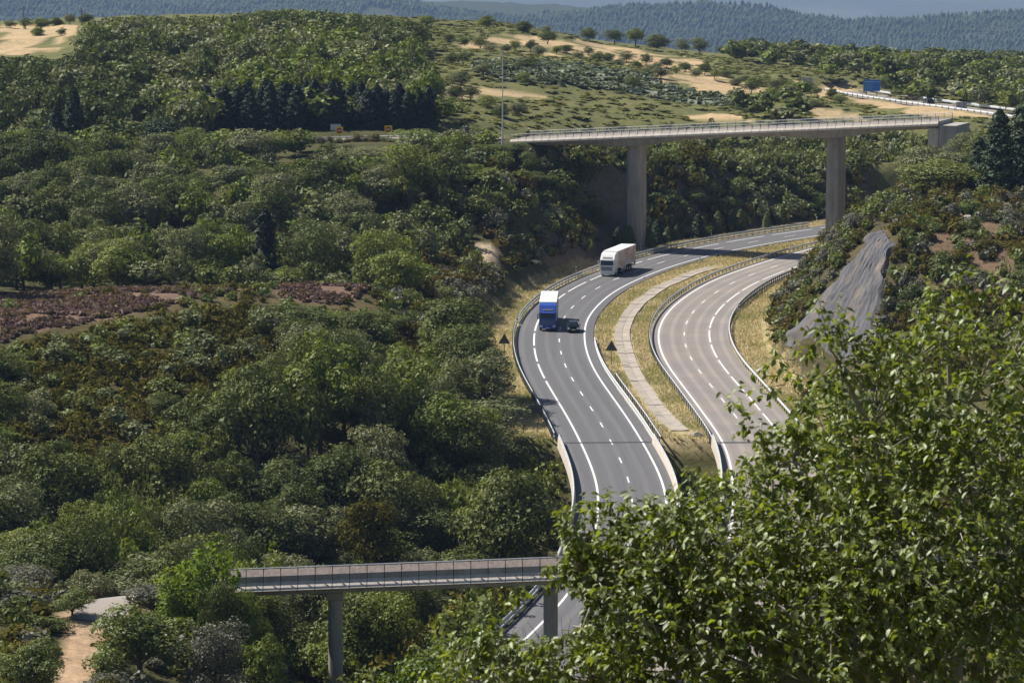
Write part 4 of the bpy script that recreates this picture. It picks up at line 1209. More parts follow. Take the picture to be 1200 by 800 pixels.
SD = {'olive_shrub': 'olive brown heath shrub', 'green_shrub': 'green broom shrub', 'grey_shrub': 'grey dry shrub', 'oak': 'dark green shrub', 'chestnut': 'fresh green shrub', 'grey_oak': 'grey green shrub', 'sage': 'pale sage shrub'}
SZ = {'near': 'on the slope behind the big foreground tree', 'slope': 'on the olive heath below the heather ridge', 'ridge': 'dotted over the heather ridge', 'bank': 'on the bank left of the lorries', 'cutting': 'on the shaded cutting behind the overpass piers',
      'right': 'on the rocky hillside right of the highway', 'beyond': 'on the flat ground beyond the overpass', 'corner': 'on the spur at the bottom left', 'ravine': 'in the ravine by the viaduct'}
cnt, left = {}, {}
cap = {'cutting': 40, 'corner': 50, 'right': 125, 'bank': 55, 'slope': 10, 'ravine': 15}
for t in shr:
    x, y, z, r, h, mt, zn, _ = t
    key = (zn, mt)
    cnt[zn] = cnt.get(zn, 0) + 1
    if cnt[zn] <= cap.get(zn, 0):
        plant('shrub', 'shrub', mt, x, y, z - .1, r, h, '%s %s %s, %s' % (size_word(r, 1.3, 1.7), 'tall' if h > 2.0 else ('low' if h < 1.3 else 'bushy'), SD[mt], where(x, y, z + h * .5)), 'shrub', SD[mt] + ' ' + SZ[zn])
    else:
        left.setdefault(key, []).append((x, y, z - .1, r, h))
for (zn, mt), it in left.items():
    merged('low_scrub', mt, it, 'mass of %ss %s' % (SD[mt], SZ[zn]), 'scrub', 'shrub')

# heather, heath and sage ground cover
def cover(name, mat_, y0, y1, sp, test, R, H, seed, label, low='tuft'):
    X, Y, Z, px, py = scatter(y0, y1, sp, test, seed)
    rng = np.random.default_rng(seed)
    it = [(x, y, z - .05, rng.uniform(*R), rng.uniform(*H)) for x, y, z in zip(X, Y, Z)]
    return merged(name, mat_, it, label, 'ground cover', low)
cover('heather', 'heather', 385, 470, 0.72, lambda px, py, x, y, z: (inpoly(px, py, Z_HE[0]) | inpoly(px, py, Z_HE[1])) & (vnoise(x, y, 4, 3) > -0.22), (0.3, 0.7), (0.3, 0.7), 71, 'pinkish purple heather in bloom on the ridge')
def t_heath(px, py, x, y, z):
    tan = np.zeros(len(px), bool)
    for p in Z_TAN: tan |= inpoly(px, py, p)
    return (px > 395) & ~tan & (px < 1210)
SAGE = [(560,72),(640,72),(760,88),(870,110),(900,128),(800,122),(700,104),(600,98),(555,85)]
cover('green_heath', 'heath', 655, 1050, 4.1, lambda px, py, x, y, z: t_heath(px, py, x, y, z) & ~inpoly(px, py, SAGE), (0.8, 1.9), (0.25, 0.55), 73, 'green heath scrub covering the far hill', 'tuft')
cover('sage_scrub', 'sage', 680, 900, 2.6, lambda px, py, x, y, z: t_heath(px, py, x, y, z) & inpoly(px, py, SAGE), (0.9, 1.9), (0.5, 1.1), 75, 'greyish sage scrub band on the far hill', 'tuft')

# dry grass of the verges and median
X, Y, Z, px, py = scatter(396, 660, 0.62, lambda px, py, x, y, z: (px > 560) & (px < 1010), 81, 0.12)
la, lb = lat_ab(X, Y); lc, _ = PC.lateral(X, Y)
ok = (((la < -6.7) & (la > -11.5)) | ((la > 5.2) & (la < 12)) | ((lb < -5.3) & (lb > -10)) | ((lb > 6.8) & (lb < 13.5)) | ((la > 0) & (lb < 0)))
ok &= ~((la > -6.6) & (la < 5.1)) & ~((lb > -5.1) & (lb < 6.7)) & ~(np.abs(lc) < 1.4)
X, Y, Z = X[ok], Y[ok], Z[ok]
def blades(name, mat_, X, Y, Z, h, label, seed, nb=7):
    rng = np.random.default_rng(seed); n = len(X)
    a = rng.uniform(0, 6.28, (n, nb)); r = rng.uniform(0, .32, (n, nb)); H = h * rng.uniform(.5, 1.3, (n, nb))
    bx = X[:, None] + r * np.cos(a); by = Y[:, None] + r * np.sin(a); bz = np.repeat(Z[:, None] - .03, nb, 1)
    w = .05; b2 = a + rng.uniform(-1, 1, (n, nb)) + 1.57
    V = np.stack([np.stack([bx - w * np.cos(b2), by - w * np.sin(b2), bz], -1), np.stack([bx + w * np.cos(b2), by + w * np.sin(b2), bz], -1),
                  np.stack([bx + .5 * H * np.cos(a), by + .5 * H * np.sin(a), bz + H], -1)], 2).reshape(-1, 3)
    return tag(obj(name, mesh_np(name, V, np.arange(len(V)).reshape(-1, 3), M[mat_])), label, 'grass', kind='stuff')
blades('dry_grass', 'dry', X, Y, Z, 0.38, 'straw coloured dry grass on the road verges and median', 5)
# ------------------------------------------------------------------ rock slab and outcrops
def slab_material():
    m, nt, out = nm('layered_slate')
    b = N(nt, 'ShaderNodeBsdfPrincipled'); b.inputs['Roughness'].default_value = 0.95; b.inputs['Specular IOR Level'].default_value = 0.1
    uv = N(nt, 'ShaderNodeUVMap')
    mp = N(nt, 'ShaderNodeMapping'); mp.inputs['Scale'].default_value = (22, 1.6, 1)
    nt.links.new(uv.outputs[0], mp.inputs['Vector'])
    f = noise(nt, 1.0, 5, 0.75, vec=mp.outputs[0], dist=0.0)
    mp2 = N(nt, 'ShaderNodeMapping'); mp2.inputs['Scale'].default_value = (5, 1.6, 1); nt.links.new(uv.outputs[0], mp2.inputs['Vector'])
    f2 = noise(nt, 1.0, 4, 0.6, vec=mp2.outputs[0])
    c = ramp(nt, f, [(0.25, (0.045, 0.045, 0.05)), (0.5, (0.115, 0.113, 0.12)), (0.75, (0.20, 0.19, 0.18))])
    c = mixc(nt, ramp(nt, f2, [(0.5, (0, 0, 0)), (0.68, (0.7, 0.7, 0.7))]), c, (0.26, 0.20, 0.14))
    nt.links.new(c, b.inputs['Base Color'])
    bp = N(nt, 'ShaderNodeBump'); bp.inputs['Strength'].default_value = 0.8; bp.inputs['Distance'].default_value = 0.06
    nt.links.new(f, bp.inputs['Height']); nt.links.new(bp.outputs[0], b.inputs['Normal'])
    nt.links.new(b.outputs[0], out.inputs['Surface'])
    return m
M['slate'] = slab_material()
TLc, TRc, BLc, BRc = at(1027, 262, 478), at(1049, 268, 473), at(914, 402, 461), at(1024, 455, 447)
gs, gt = 120, 80
ss, tt = np.meshgrid(np.linspace(0, 1, gs), np.linspace(0, 1, gt))
XS = (TLc.x * (1-ss) + TRc.x * ss) * (1-tt) + (BLc.x * (1-ss) + BRc.x * ss) * tt
YS = (TLc.y * (1-ss) + TRc.y * ss) * (1-tt) + (BLc.y * (1-ss) + BRc.y * ss) * tt
ej = vnoise(tt * 40, ss * 0 + 3, 3, 8) * 1.7
XS = XS + ej * (1 - 2 * ss)
GS = ground(XS, YS)
wb = np.stack([(1-ss)*(1-tt), ss*(1-tt), (1-ss)*tt, ss*tt], -1).reshape(-1, 4)
cf, *_ = np.linalg.lstsq(wb, GS.ravel(), rcond=None)
ZS = (wb @ cf).reshape(GS.shape); ZS = np.maximum(ZS + 0.35, GS + 0.10)
skew = ss + 0.10 * vnoise(ss * 6, tt * 7, 1.0, 25)
rid = vnoise(skew * 24, tt * 16, 1.0, 21) * 0.16 + vnoise(skew * 7, tt * 6, 1.0, 22) * 0.2 + vnoise(skew * 60, tt * 60, 1.0, 24) * 0.13
st7 = ss * 9 + 1.2 * vnoise(ss * 3, tt * 5, 1, 23)
step_ = (st7 - np.floor(st7)) * 0.05
edge = np.minimum(np.minimum(ss, 1 - ss) * 9, np.minimum(tt, 1 - tt) * 9).clip(0, 1)
ZS = ZS + (0.30 + rid + step_) * edge - 0.5 * (1 - edge)
I = np.arange(gs * gt).reshape(gt, gs)
F = np.stack([I[:-1, :-1].ravel(), I[:-1, 1:].ravel(), I[1:, 1:].ravel(), I[1:, :-1].ravel()], 1)
dip = np.array([(BLc.x + BRc.x - TLc.x - TRc.x), (BLc.y + BRc.y - TLc.y - TRc.y)]); dip /= np.linalg.norm(dip); dipn = np.array([-dip[1], dip[0]])
me = mesh_np('rock_face', np.stack([XS.ravel(), YS.ravel(), ZS.ravel()], 1), F, M['slate'])
uvl = me.uv_layers.new(name='UVMap'); uvl.data.foreach_set('uv', np.stack([((XS - TLc.x) * dipn[0] + (YS - TLc.y) * dipn[1]).ravel() / 10, ((XS - TLc.x) * dip[0] + (YS - TLc.y) * dip[1]).ravel() / 10], 1)[F.ravel()].astype(np.float32).ravel())
tag(obj('rock_face', me), 'bare grey striped slab of rock on the right hillside', 'rock', kind='structure')

def rock(px, py, D, r, label, seed):
    p = at(px, py, D); z = float(ground(p.x, p.y))
    bm = bmesh.new(); bmesh.ops.create_icosphere(bm, subdivisions=3, radius=1)
    rng = random.Random(seed)
    pl = [(Vector((rng.gauss(0, 1), rng.gauss(0, 1), rng.gauss(0, 1))).normalized(), rng.uniform(.55, .85)) for _ in range(14)]
    for v in bm.verts:
        for nrm, dd in pl:
            k_ = v.co.dot(nrm) - dd
            if k_ > 0: v.co -= nrm * k_
        v.co *= 1 + rng.uniform(-.04, .04)
        v.co = Vector((v.co.x * r * 1.4, v.co.y * r, v.co.z * r * .8))
    me = bpy.data.meshes.new('rock'); bm.to_mesh(me); bm.free(); me.materials.append(M['rock'])
    o = obj('rock_outcrop', me, None, (p.x, p.y, z + r * .15)); o.rotation_euler[2] = rng.uniform(0, 3)
    return tag(o, label, 'rock')
rock(521, 392, 447, 1.5, 'pale rock outcrop on the shoulder left of the triangular sign', 1)
rock(517, 350, 470, 1.1, 'small grey rock among shrubs above the pale outcrop', 2)
rock(672, 205, 632, 2.4, 'dark crag at the top of the cutting under the overpass', 3)
rock(688, 213, 634, 1.8, 'smaller crag beside the dark one under the overpass', 4)
rock(1060, 255, 482, 1.0, 'pale boulder beside the top of the striped slab', 5)
rock(1133, 250, 486, 0.9, 'flat pale stone on the bare brow of the right hill', 6)
rock(818, 501, 398, 0.6, 'white rubble block at the end of the median guard rail', 7)
rock(812, 503, 398, 0.5, 'smaller white rubble stone by the median end', 8)

# ------------------------------------------------------------------ vehicles (front towards -Y)
def wheel(parent, x, y, r, w, name='wheel'):
    s_ = 1 if x > 0 else -1
    e = MB(); e.disc_x(x - w/2, x + w/2, 0, 0, r, 20)
    t = e.build(name, M['rubber'], parent, 0.03); t.location = (0, y, r)
    MB().disc_x(x + s_*(w/2 - .02), x + s_*(w/2 + .015), 0, 0, r * .58, 14).build('rim', M['rim'], t)
    return t

def panel(name, pts, m, parent, th=0.02):
    """flat plate from 3-D outline, thickened along its normal"""
    P = [Vector(p) for p in pts]
    nrm = (P[1] - P[0]).cross(P[2] - P[0]).normalized()
    n = len(P)
    V = [p + nrm * th for p in P] + [p - nrm * th * .5 for p in P]
    F = [tuple(range(n)), tuple(range(n, 2*n))[::-1]] + [(i, i + n, (i+1) % n + n, (i+1) % n) for i in range(n)]
    return MB().add(V, F).build(name, m, parent)

def print_mat():
    m, nt, out = nm('printed_curtain')
    b = N(nt, 'ShaderNodeBsdfPrincipled'); b.inputs['Roughness'].default_value = 0.6
    v = mapped(nt, (1, 0.22, 0.8), coord='Object')
    f = noise(nt, 1.1, 3, 0.5, vec=v); g = noise(nt, 3.0, 4, 0.6, vec=v)
    c = ramp(nt, f, [(0.35, (0.62, 0.56, 0.54)), (0.47, (0.50, 0.33, 0.28)), (0.56, (0.55, 0.14, 0.12)), (0.66, (0.66, 0.60, 0.58))])
    c = mixc(nt, 0.35, c, ramp(nt, g, [(0.3, (0.3, 0.22, 0.2)), (0.7, (0.7, 0.66, 0.64))]))
    nt.links.new(c, b.inputs['Base Color']); nt.links.new(b.outputs[0], out.inputs['Surface'])
    return m
M['print'] = print_mat()

def lorry(label, path, d, off, paint, side_mat, front_grey, TL=15.4):
    p = path.pos(d, off); t = path.tan(d)
    g = thing('lorry', label, 'lorry', (p[0], p[1], 0.008), math.atan2(-t[0], t[1]))
    hw = 1.24
    cab = MB().prism_x([(0.06,0.42),(0.0,0.62),(0.0,1.80),(0.20,2.72),(0.52,3.05),(1.05,3.62),(1.5,3.82),(2.2,3.86),(2.2,0.95),(1.9,0.95),(1.85,0.6),(0.75,0.6),(0.7,0.36)], -hw, hw).build('cab', paint, g, 0.07, 2)
    panel('windscreen', [(-1.08,-0.005,1.84),(1.08,-0.005,1.84),(1.02,0.19,2.68),(-1.02,0.19,2.68)], M['glass'], cab)
    panel('sun_visor', [(-1.05,-0.10,2.66),(1.05,-0.10,2.66),(1.05,0.16,2.84),(-1.05,0.16,2.84)], front_grey, cab, .03)
    panel('roof_sign', [(-.8,0.40,2.98),(.8,0.40,2.98),(.8,0.56,3.14),(-.8,0.56,3.14)], M['grille'], cab, .03)
    for s_ in (-1, 1):
        o = [(s_*(hw+.002),0.22,1.9),(s_*(hw+.002),1.15,1.9),(s_*(hw+.002),1.15,2.6),(s_*(hw+.002),0.36,2.6)]
        panel('side_window', o if s_ > 0 else o[::-1], M['glass'], cab, .012)
        MB().box(s_*1.42-.08, s_*1.42+.08, -.06, .04, 1.75, 2.55).build('mirror', paint, cab, .03)
        MB().tube([(s_*1.2,.05,2.5),(s_*1.42,0,2.5)], .03, 5).build('mirror_arm', M['chassis'], cab)
        MB().box(min(s_*.72,s_*1.14), max(s_*.72,s_*1.14), -.035, .05, .62, .86).build('headlight', M['lamp'], cab, .02)
        MB().box(s_*1.13-.12, s_*1.13+.12, .75, 1.95, .98, 1.06).build('mudguard', M['chassis'], cab, .02)
    MB().box(-.95, .95, -.03, .04, .95, 1.62).build('grille', front_grey, cab, .02)
    for k_ in range(4):
        MB().box(-.88, .88, -.05, -.025, 1.02 + .15*k_, 1.08 + .15*k_).build('grille_bar', M['grille'], cab)
    MB().box(-1.2, 1.2, -.07, .30, .33, .60).build('bumper', paint, cab, .04)
    MB().box(-.27, .27, -.10, -.075, .42, .54).build('number_plate', M['white'], cab)
    MB().box(-.45, .45, .4, TL-1.5, .75, 1.15).build('chassis_frame', M['chassis'], g)
    tr = MB().box(-1.27, 1.27, 2.35, TL, 1.16, 4.0).build('trailer', M['white'], g, .03)
    for s_ in (-1, 1):
        o = [(s_*1.272,2.55,1.25),(s_*1.272,TL-.15,1.25),(s_*1.272,TL-.15,3.86),(s_*1.272,2.55,3.86)]
        panel('side_curtain', o if s_ > 0 else o[::-1], side_mat, tr, .012)
        MB().box(s_*1.22-.03, s_*1.22+.03, 5.2, TL-6.2, .45, 1.14).build('side_skirt', M['skirt'], tr)
        MB().box(s_*1.15-.10, s_*1.15+.10, TL-.5, TL-.1, .75, 1.1).build('rear_bracket', M['chassis'], tr)
    MB().box(-1.2, 1.2, TL-.2, TL-.05, .5, .68).build('rear_bumper', M['chassis'], tr)
    for s_ in (-1, 1):
        wheel(g, s_*1.06, 1.32, .51, .32)
        wheel(g, s_*0.98, 4.6, .51, .58)
        for yy in (TL-5.2, TL-3.9, TL-2.6): wheel(tr, s_*1.04, yy, .50, .38)
    return g
pw_ = gp(715, 321.5, 0); la_, arc_ = PA.lateral(np.array([pw_.x]), np.array([pw_.y]))
lorry('white lorry with reddish printed trailer sides on the far bend', PA, float(arc_[0]) - 4.0, -2.3, M['white'], M['print'], M['skirt'], 13.6)
pb_ = gp(643, 388, 0); la_, arc_ = PA.lateral(np.array([pb_.x]), np.array([pb_.y]))
lorry('blue lorry with a white roofed trailer beside the black car', PA, float(arc_[0]), -1.75, M['blue_cab'], M['skirt'], M['blue_cab'])

def car(label, loc, rz, paint):
    g = thing('car', label, 'car', loc, rz)
    prof = [(0.03,0.30),(0.0,0.55),(0.08,0.70),(0.95,0.90),(1.15,0.95),(4.0,1.0),(4.2,0.85),(4.25,0.5),(4.18,0.28)]
    body = MB().prism_x(prof, -.89, .89).build('body', paint, g, .09, 2)
    V = []
    for (y, z, w) in [(1.0,.92,.80),(1.78,1.42,.60),(3.15,1.47,.60),(4.08,1.0,.74)]: V += [(-w, y, z), (w, y, z)]
    MB().add(V, [(0,1,3,2),(2,3,5,4),(4,5,7,6),(0,2,4,6),(1,7,5,3),(0,6,7,1)]).build('cabin', paint, body, .04, 2)
    panel('windscreen', [(-.70,1.10,1.00),(.70,1.10,1.00),(.55,1.70,1.385),(-.55,1.70,1.385)], M['glass'], body, .02)
    panel('rear_window', [(.62,3.98,1.09),(-.62,3.98,1.09),(-.52,3.30,1.40),(.52,3.30,1.40)], M['glass'], body, .02)
    for s_ in (-1, 1):
        o = [(s_*.775,1.30,1.03),(s_*.755,3.75,1.06),(s_*.615,3.1,1.38),(s_*.615,1.85,1.36)]
        panel('side_window', o if s_ > 0 else o[::-1], M['glass'], body, .015)
        MB().box(min(s_*.5,s_*.84), max(s_*.5,s_*.84), -.02, .12, .58, .70).build('headlight', M['lamp'], body, .03)
        MB().box(s_*.97-.09, s_*.97+.09, 1.35, 1.5, .95, 1.08).build('mirror', paint, body, .03)
        for yy in (.78, 3.4): wheel(g, s_*.78, yy, .32, .21)
    MB().box(-.45, .45, -.025, .05, .38, .52).build('grille', M['chassis'], body, .01)
    MB().box(-.25, .25, -.045, -.026, .44, .54).build('number_plate', M['white'], body)
    MB().box(-.6, .6, .2, .8, .875, .9).build('bonnet', paint, body, .01)
    return g
pc_ = gp(674, 390, 0); lc_, arc_ = PA.lateral(np.array([pc_.x]), np.array([pc_.y])); t_ = PA.tan(arc_[0])
car('small black car overtaking the blue lorry', (*PA.pos(float(arc_[0]), 2.0)[:2], 0.008), math.atan2(-t_[0], t_[1]), M['dark_car'])

# ------------------------------------------------------------------ local road, far highway and what stands on them
lr = strip_obj('local_road', PL, 0, PL.d[-1], -3.2, 3.2, 0.0, M['asphalt_pale'])
tag(lr, 'local road leading left from the long overpass', 'road', kind='structure')
fr = strip_obj('far_highway', PF, 0, PF.d[-1], -5.5, 5.5, 0.0, M['asphalt_pale'])
tag(fr, 'distant stretch of highway near the blue sign', 'road', kind='structure')
guard_rail(PF, 1, PF.d[-1] - 1, -5.6, 'far pale guard rail behind the distant highway', ((0.4, 0.95),), 4.0, 1)
guard_rail(PF, 1, PF.d[-1] - 1, 5.6, 'nearer pale guard rail of the distant highway', ((0.4, 0.95),), 4.0, -1)
guard_rail(PL, 2, PL.d[-1] - 6, 3.4, 'pale guard rail along the local road below the no entry signs', ((0.35, 0.6),), 3.0, -1)
t_ = PL.tan(10)
def on_local(px):
    k_ = int(np.argmin(np.abs(proj(PL.P[:, 0], PL.P[:, 1], PL.P[:, 2])[0] - px))); return PL.P[k_], PL.t[k_], PL.d[k_]
for px, lbl in ((519, 'white car on the local road half hidden by trees'),):
    q, tq, dq = on_local(px); w_ = PL.pos(dq, 0.8)
    car(lbl, (w_[0], w_[1], w_[2] + .01), math.atan2(-tq[0], tq[1]), M['white'])
dq = PF.d[-1] * 0.55; q = PF.pos(dq, -2.0); tq = PF.tan(dq)
k_ = int(np.argmin(np.abs(proj(PF.P[:, 0], PF.P[:, 1], PF.P[:, 2])[0] - 1078))); q = PF.pos(PF.d[k_], -1.8); tq = PF.t[k_]
car('tiny dark car on the distant highway', (q[0], q[1], q[2] + .01), math.atan2(-tq[0], tq[1]), M['dark_car'])

# signs ---------------------------------------------------------------
def post_sign(name, label, foot, board, m, posts=((0, 0.05),), cat='sign', rz=0.0, extra=None, th=0.03):
    """board: outline (x, z) above the foot"""
    g = thing(name, label, cat, tuple(foot), rz)
    zmax = max(z for _, z in board)
    for (x, r) in posts:
        MB().tube([(x, .05, -.6), (x, .05, zmax - .1)], r, 8).build('post', M['steel_dark'], g)
    n = len(board)
    V = [(x, -th, z) for x, z in board] + [(x, 0, z) for x, z in board]
    MB().add(V, [tuple(range(n)), tuple(range(n, 2*n))[::-1]] + [(i, i+n, (i+1) % n + n, (i+1) % n) for i in range(n)]).build('board', m, g)
    if extra: extra(g)
    return g
def foot(px, py):
    p = gp(px, py, 0); z = float(ground(p.x, p.y)); return (p.x, p.y, z)
tri = [(-.82, 1.95), (.82, 1.95), (0, 3.38)]
def stiff(g):
    MB().box(-.55, .55, -.06, -.031, 2.2, 2.28).build('stiffener', M['steel_dark'], g)
post_sign('triangular_sign', 'dark back of a triangular sign on the left verge', foot(591, 418), tri, M['sign_back'], extra=stiff)
post_sign('triangular_sign', 'dark back of a triangular sign standing in the median', foot(716.5, 427), tri, M['sign_back'], extra=stiff)
def stiff2(g):
    for z in (2.75, 3.2): MB().box(-1.3, 1.3, -.06, -.031, z, z + .06).build('stiffener', M['steel_dark'], g)
post_sign('rectangular_sign', 'dark back of a wide rectangular sign by the left guard rail', foot(622, 508), [(-1.4, 2.5), (1.4, 2.5), (1.4, 3.48), (-1.4, 3.48)], M['sign_back'], ((-.85, .05), (.85, .05)), extra=stiff2)
def no_entry(g):
    c_ = [(.50*math.cos(2*math.pi*k/24), 2.0 + .50*math.sin(2*math.pi*k/24)) for k in range(24)]
    V = [(x, -.045, z) for x, z in c_] + [(x, -.03, z) for x, z in c_]
    o = MB().add(V, [tuple(range(24)), tuple(range(24, 48))[::-1]] + [(i, i+24, (i+1) % 24 + 24, (i+1) % 24) for i in range(24)]).build('red_disc', M['red'], g)
    MB().box(-.36, .36, -.06, -.046, 1.92, 2.08).build('white_bar', M['white'], o)
sq = [(-.68, 1.32), (.68, 1.32), (.68, 2.68), (-.68, 2.68)]
def local_foot(px, off):
    q, tq, dq = on_local(px); w_ = PL.pos(dq, off); return (w_[0], w_[1], float(ground(w_[0], w_[1])))
post_sign('no_entry_sign', 'yellow backed no entry sign, the left of the two', local_foot(401, 4.2), sq, M['yellow'], extra=no_entry)
post_sign('no_entry_sign', 'yellow backed no entry sign, the right of the two', local_foot(462.5, 4.2), sq, M['yellow'], extra=no_entry)
post_sign('direction_board', 'pale grey sign board behind the left no entry sign', local_foot(395, -4.0), [(-.95, 1.5), (.95, 1.5), (.95, 2.6), (-.95, 2.6)], M['sign_grey'], ((-.7, .05), (.7, .05)))
post_sign('round_sign', 'grey back of a small round sign by the right no entry sign', local_foot(468, 3.9), [(.42*math.cos(k*.3927), 2.3 + .42*math.sin(k*.3927)) for k in range(16)], M['sign_grey'])
p = at(671, 180, 650); post_sign('small_sign', 'small white sign on a post under the left part of the overpass', (p.x, p.y, float(ground(p.x, p.y))), [(-.35, 1.1), (.35, 1.1), (.35, 1.8), (-.35, 1.8)], M['white'])
def far_sign(px, py0, py1, wpx, D, m, name, label, extra=None):
    lo, hi = at(px, py1, D), at(px, py0, D); z = float(ground(lo.x, lo.y)); w = wpx * D / FPX / 2
    b0, b1 = lo.z - z, hi.z - z
    return post_sign(name, label, (lo.x, lo.y, z), [(-w, b0), (w, b0), (w, b1), (-w, b1)], m, ((-w * .6, .09), (w * .6, .09)), extra=extra, th=.06), b0, b1, w
def blue_print(g): pass
gB, b0, b1, w_ = far_sign(1021.5, 93.5, 107, 20, 868, M['blue_sign'], 'road_sign', 'large blue direction sign beside the distant highway')
MB().box(-w_ + .12, w_ - .12, -.075, -.062, b1 - .62, b1 - .56).build('sign_line', M['white'], gB)
for k_ in range(3): MB().box(-w_ * .7, w_ * (.1 + .2 * (k_ % 2)), -.075, -.062, b0 + .45 + .55 * k_, b0 + .56 + .55 * k_).build('sign_line', M['sign_grey'], gB)
for (px_, a_, b_, wp_, D_, lb_) in ((946, 91, 104, 13, 855, 'grey back of a sign among the trees left of the blue sign'), (1126.5, 119.5, 129.5, 13, 800, 'grey back of a sign beside the distant highway at right')):
    gS, c0, c1, ww = far_sign(px_, a_, b_, wp_, D_, M['sign_grey'], 'sign_back', lb_)
    for s_ in (-.4, .4): MB().box(s_ * ww * 1.2 - .07, s_ * ww * 1.2 + .07, -.1, -.061, c0, c1).build('stiffener', M['steel_dark'], gS)

# delineator posts
def delin(x, y, z, label, h=1.05):
    g = thing('delineator_post', label, 'marker post', (x, y, z), 0, None)
    MB().add([(-.07,-.05,-.3),(.07,-.05,-.3),(.07,.05,-.3),(-.07,.05,-.3),(-.06,-.04,h),(.06,-.04,h),(.06,.05,h+.08),(-.06,.05,h+.08)],
             [(0,1,2,3),(4,7,6,5),(0,4,5,1),(1,5,6,2),(2,6,7,3),(3,7,4,0)]).build('shaft', M['white'], g)
    MB().box(-.074, .074, -.055, .055, h - .32, h - .12).build('reflector_band', M['chassis'], g)
for px, py, lb_ in ((820, 307, 'white marker post at the edge of the overpass shadow in the median'), (755, 331, 'white marker post on the median edge beside the white lorry'),
                    (833.5, 276, 'white marker post behind the far guard rail right of the pier'), (751, 293, 'white marker post behind the guard rail next to the tall pier'),
                    (675, 320, 'white marker post behind the guard rail between the lorries'), (957, 261, 'white marker post at the far end of the visible highway'),
                    (866, 366, 'white stake at the start of the tall double guard rail')):
    f_ = foot(px, py); delin(*f_, lb_)

# tall mast
p = at(589, 160, 600); z = float(ground(p.x, p.y)); top = at(589, 62, 600)
g = thing('light_mast', 'tall slender grey mast at the left end of the overpass', 'mast', (p.x, p.y, z))
MB().tube([(0, 0, -.3), (0, 0, 2.2)], .20, 10).build('base_sleeve', M['steel'], g)
MB().tube([(0, 0, 2.1), (0, 0, top.z - z)], [.13, .06], 8).build('shaft', M['steel'], g)
MB().box(-.4, .4, -.12, .12, top.z - z - .05, top.z - z + .12).build('lamp_head', M['sign_grey'], g, .03)
for (px_, yt, D_, lb_) in ((96, 22, 860, 'thin pole at the edge of the tan field, upper left'), (28, 20, 900, 'thin pole on the upper left skyline')):
    p = at(px_, yt, D_); z = float(ground(p.x, p.y))
    g = thing('wooden_pole', lb_, 'pole', (p.x, p.y, z))
    MB().tube([(0, 0, -.3), (0, 0, max(p.z - z, 6))], [.16, .1], 6).build('shaft', M['bark'], g)
    MB().box(-.8, .8, -.06, .06, max(p.z - z, 6) - .8, max(p.z - z, 6) - .68).build('crossarm', M['bark'], g)

# cyclist on the overpass
s_c = s_of(613.5)
b_ = Matrix.Translation(U0) @ Matrix.Rotation(ang, 4, 'Z')
loc = b_ @ Vector((s_c, 2.4, sl * s_c - 0.07))
bk = thing('bicycle', 'dark bicycle ridden on the left end of the overpass', 'bicycle', tuple(loc), ang)
for x in (-.52, .52):
    pts = [(x + .33*math.cos(a), 0, .34 + .33*math.sin(a)) for a in np.linspace(0, 2*math.pi, 25)]
    w_ = MB().tube(pts, .018, 5, False).build('wheel', M['rubber'], bk)
    mb = MB()
    for a in np.linspace(0, math.pi, 6)[:-1]: mb.tube([(x - .32*math.cos(a), 0, .34 - .32*math.sin(a)), (x + .32*math.cos(a), 0, .34 + .32*math.sin(a))], .004, 3)
    mb.build('spokes', M['steel'], w_)
mb = MB()
for a, c_ in (((-.52,0,.34),(-.08,0,.32)), ((-.08,0,.32),(-.20,0,.86)), ((-.20,0,.80),(.36,0,.82)), ((-.08,0,.32),(.38,0,.72)), ((.36,0,.88),(.52,0,.34)), ((-.52,0,.34),(-.19,0,.78))):
    mb.tube([a, c_], .02, 6)
mb.build('frame', M['red'], bk)
MB().box(-.34, -.08, -.06, .06, .86, .91).build('saddle', M['chassis'], bk, .02)
MB().tube([(.40,-.22,.92),(.38,0,.94),(.40,.22,.92)], .016, 6).build('handlebar', M['chassis'], bk)
M['jersey'] = simple('dark_jersey', (0.05, 0.05, 0.06), (0.03, 0.03, 0.04), 3.0, .8)
M['skin'] = simple('skin', (0.42, 0.26, 0.19), (0.36, 0.22, 0.16), 8.0, .6)
sk = [(-.18,0,.98,.13),(-.10,0,1.15,.13),(.04,0,1.36,.14),(.10,0,1.46,.07),(.16,0,1.56,.085),(.18,0,1.68,.09),
      (.06,-.18,1.38,.06),(.20,-.22,1.16,.045),(.38,-.22,.97,.035),(.06,.18,1.38,.06),(.20,.22,1.16,.045),(.38,.22,.97,.035),
      (-.14,-.09,.94,.09),(.16,-.10,.72,.065),(-.02,-.11,.36,.045),(.10,-.11,.27,.04),(-.14,.09,.94,.09),(.20,.10,.86,.065),(.06,.11,.50,.045),(.17,.11,.42,.04)]
ed = [(0,1),(1,2),(2,3),(3,4),(4,5),(2,6),(6,7),(7,8),(2,9),(9,10),(10,11),(0,12),(12,13),(13,14),(14,15),(0,16),(16,17),(17,18),(18,19)]
me = bpy.data.meshes.new('person'); me.from_pydata([v[:3] for v in sk], ed, []); me.materials.append(M['jersey'])
po = obj('person', me, None, tuple(loc)); po.rotation_euler[2] = ang
tag(po, 'cyclist in dark clothes leaning over the handlebar on the overpass', 'person')
md = po.modifiers.new('skin', 'SKIN'); po.modifiers.new('sub', 'SUBSURF').levels = 1; po.modifiers['sub'].render_levels = 2
for i, v in enumerate(me.skin_vertices[0].data): v.radius = (sk[i][3], sk[i][3]); v.use_root = (i == 0)
hb = bmesh.new(); bmesh.ops.create_uvsphere(hb, u_segments=12, v_segments=8, radius=.125)
hm = bpy.data.meshes.new('helmet'); hb.to_mesh(hm); hb.free(); hm.materials.append(M['white'])
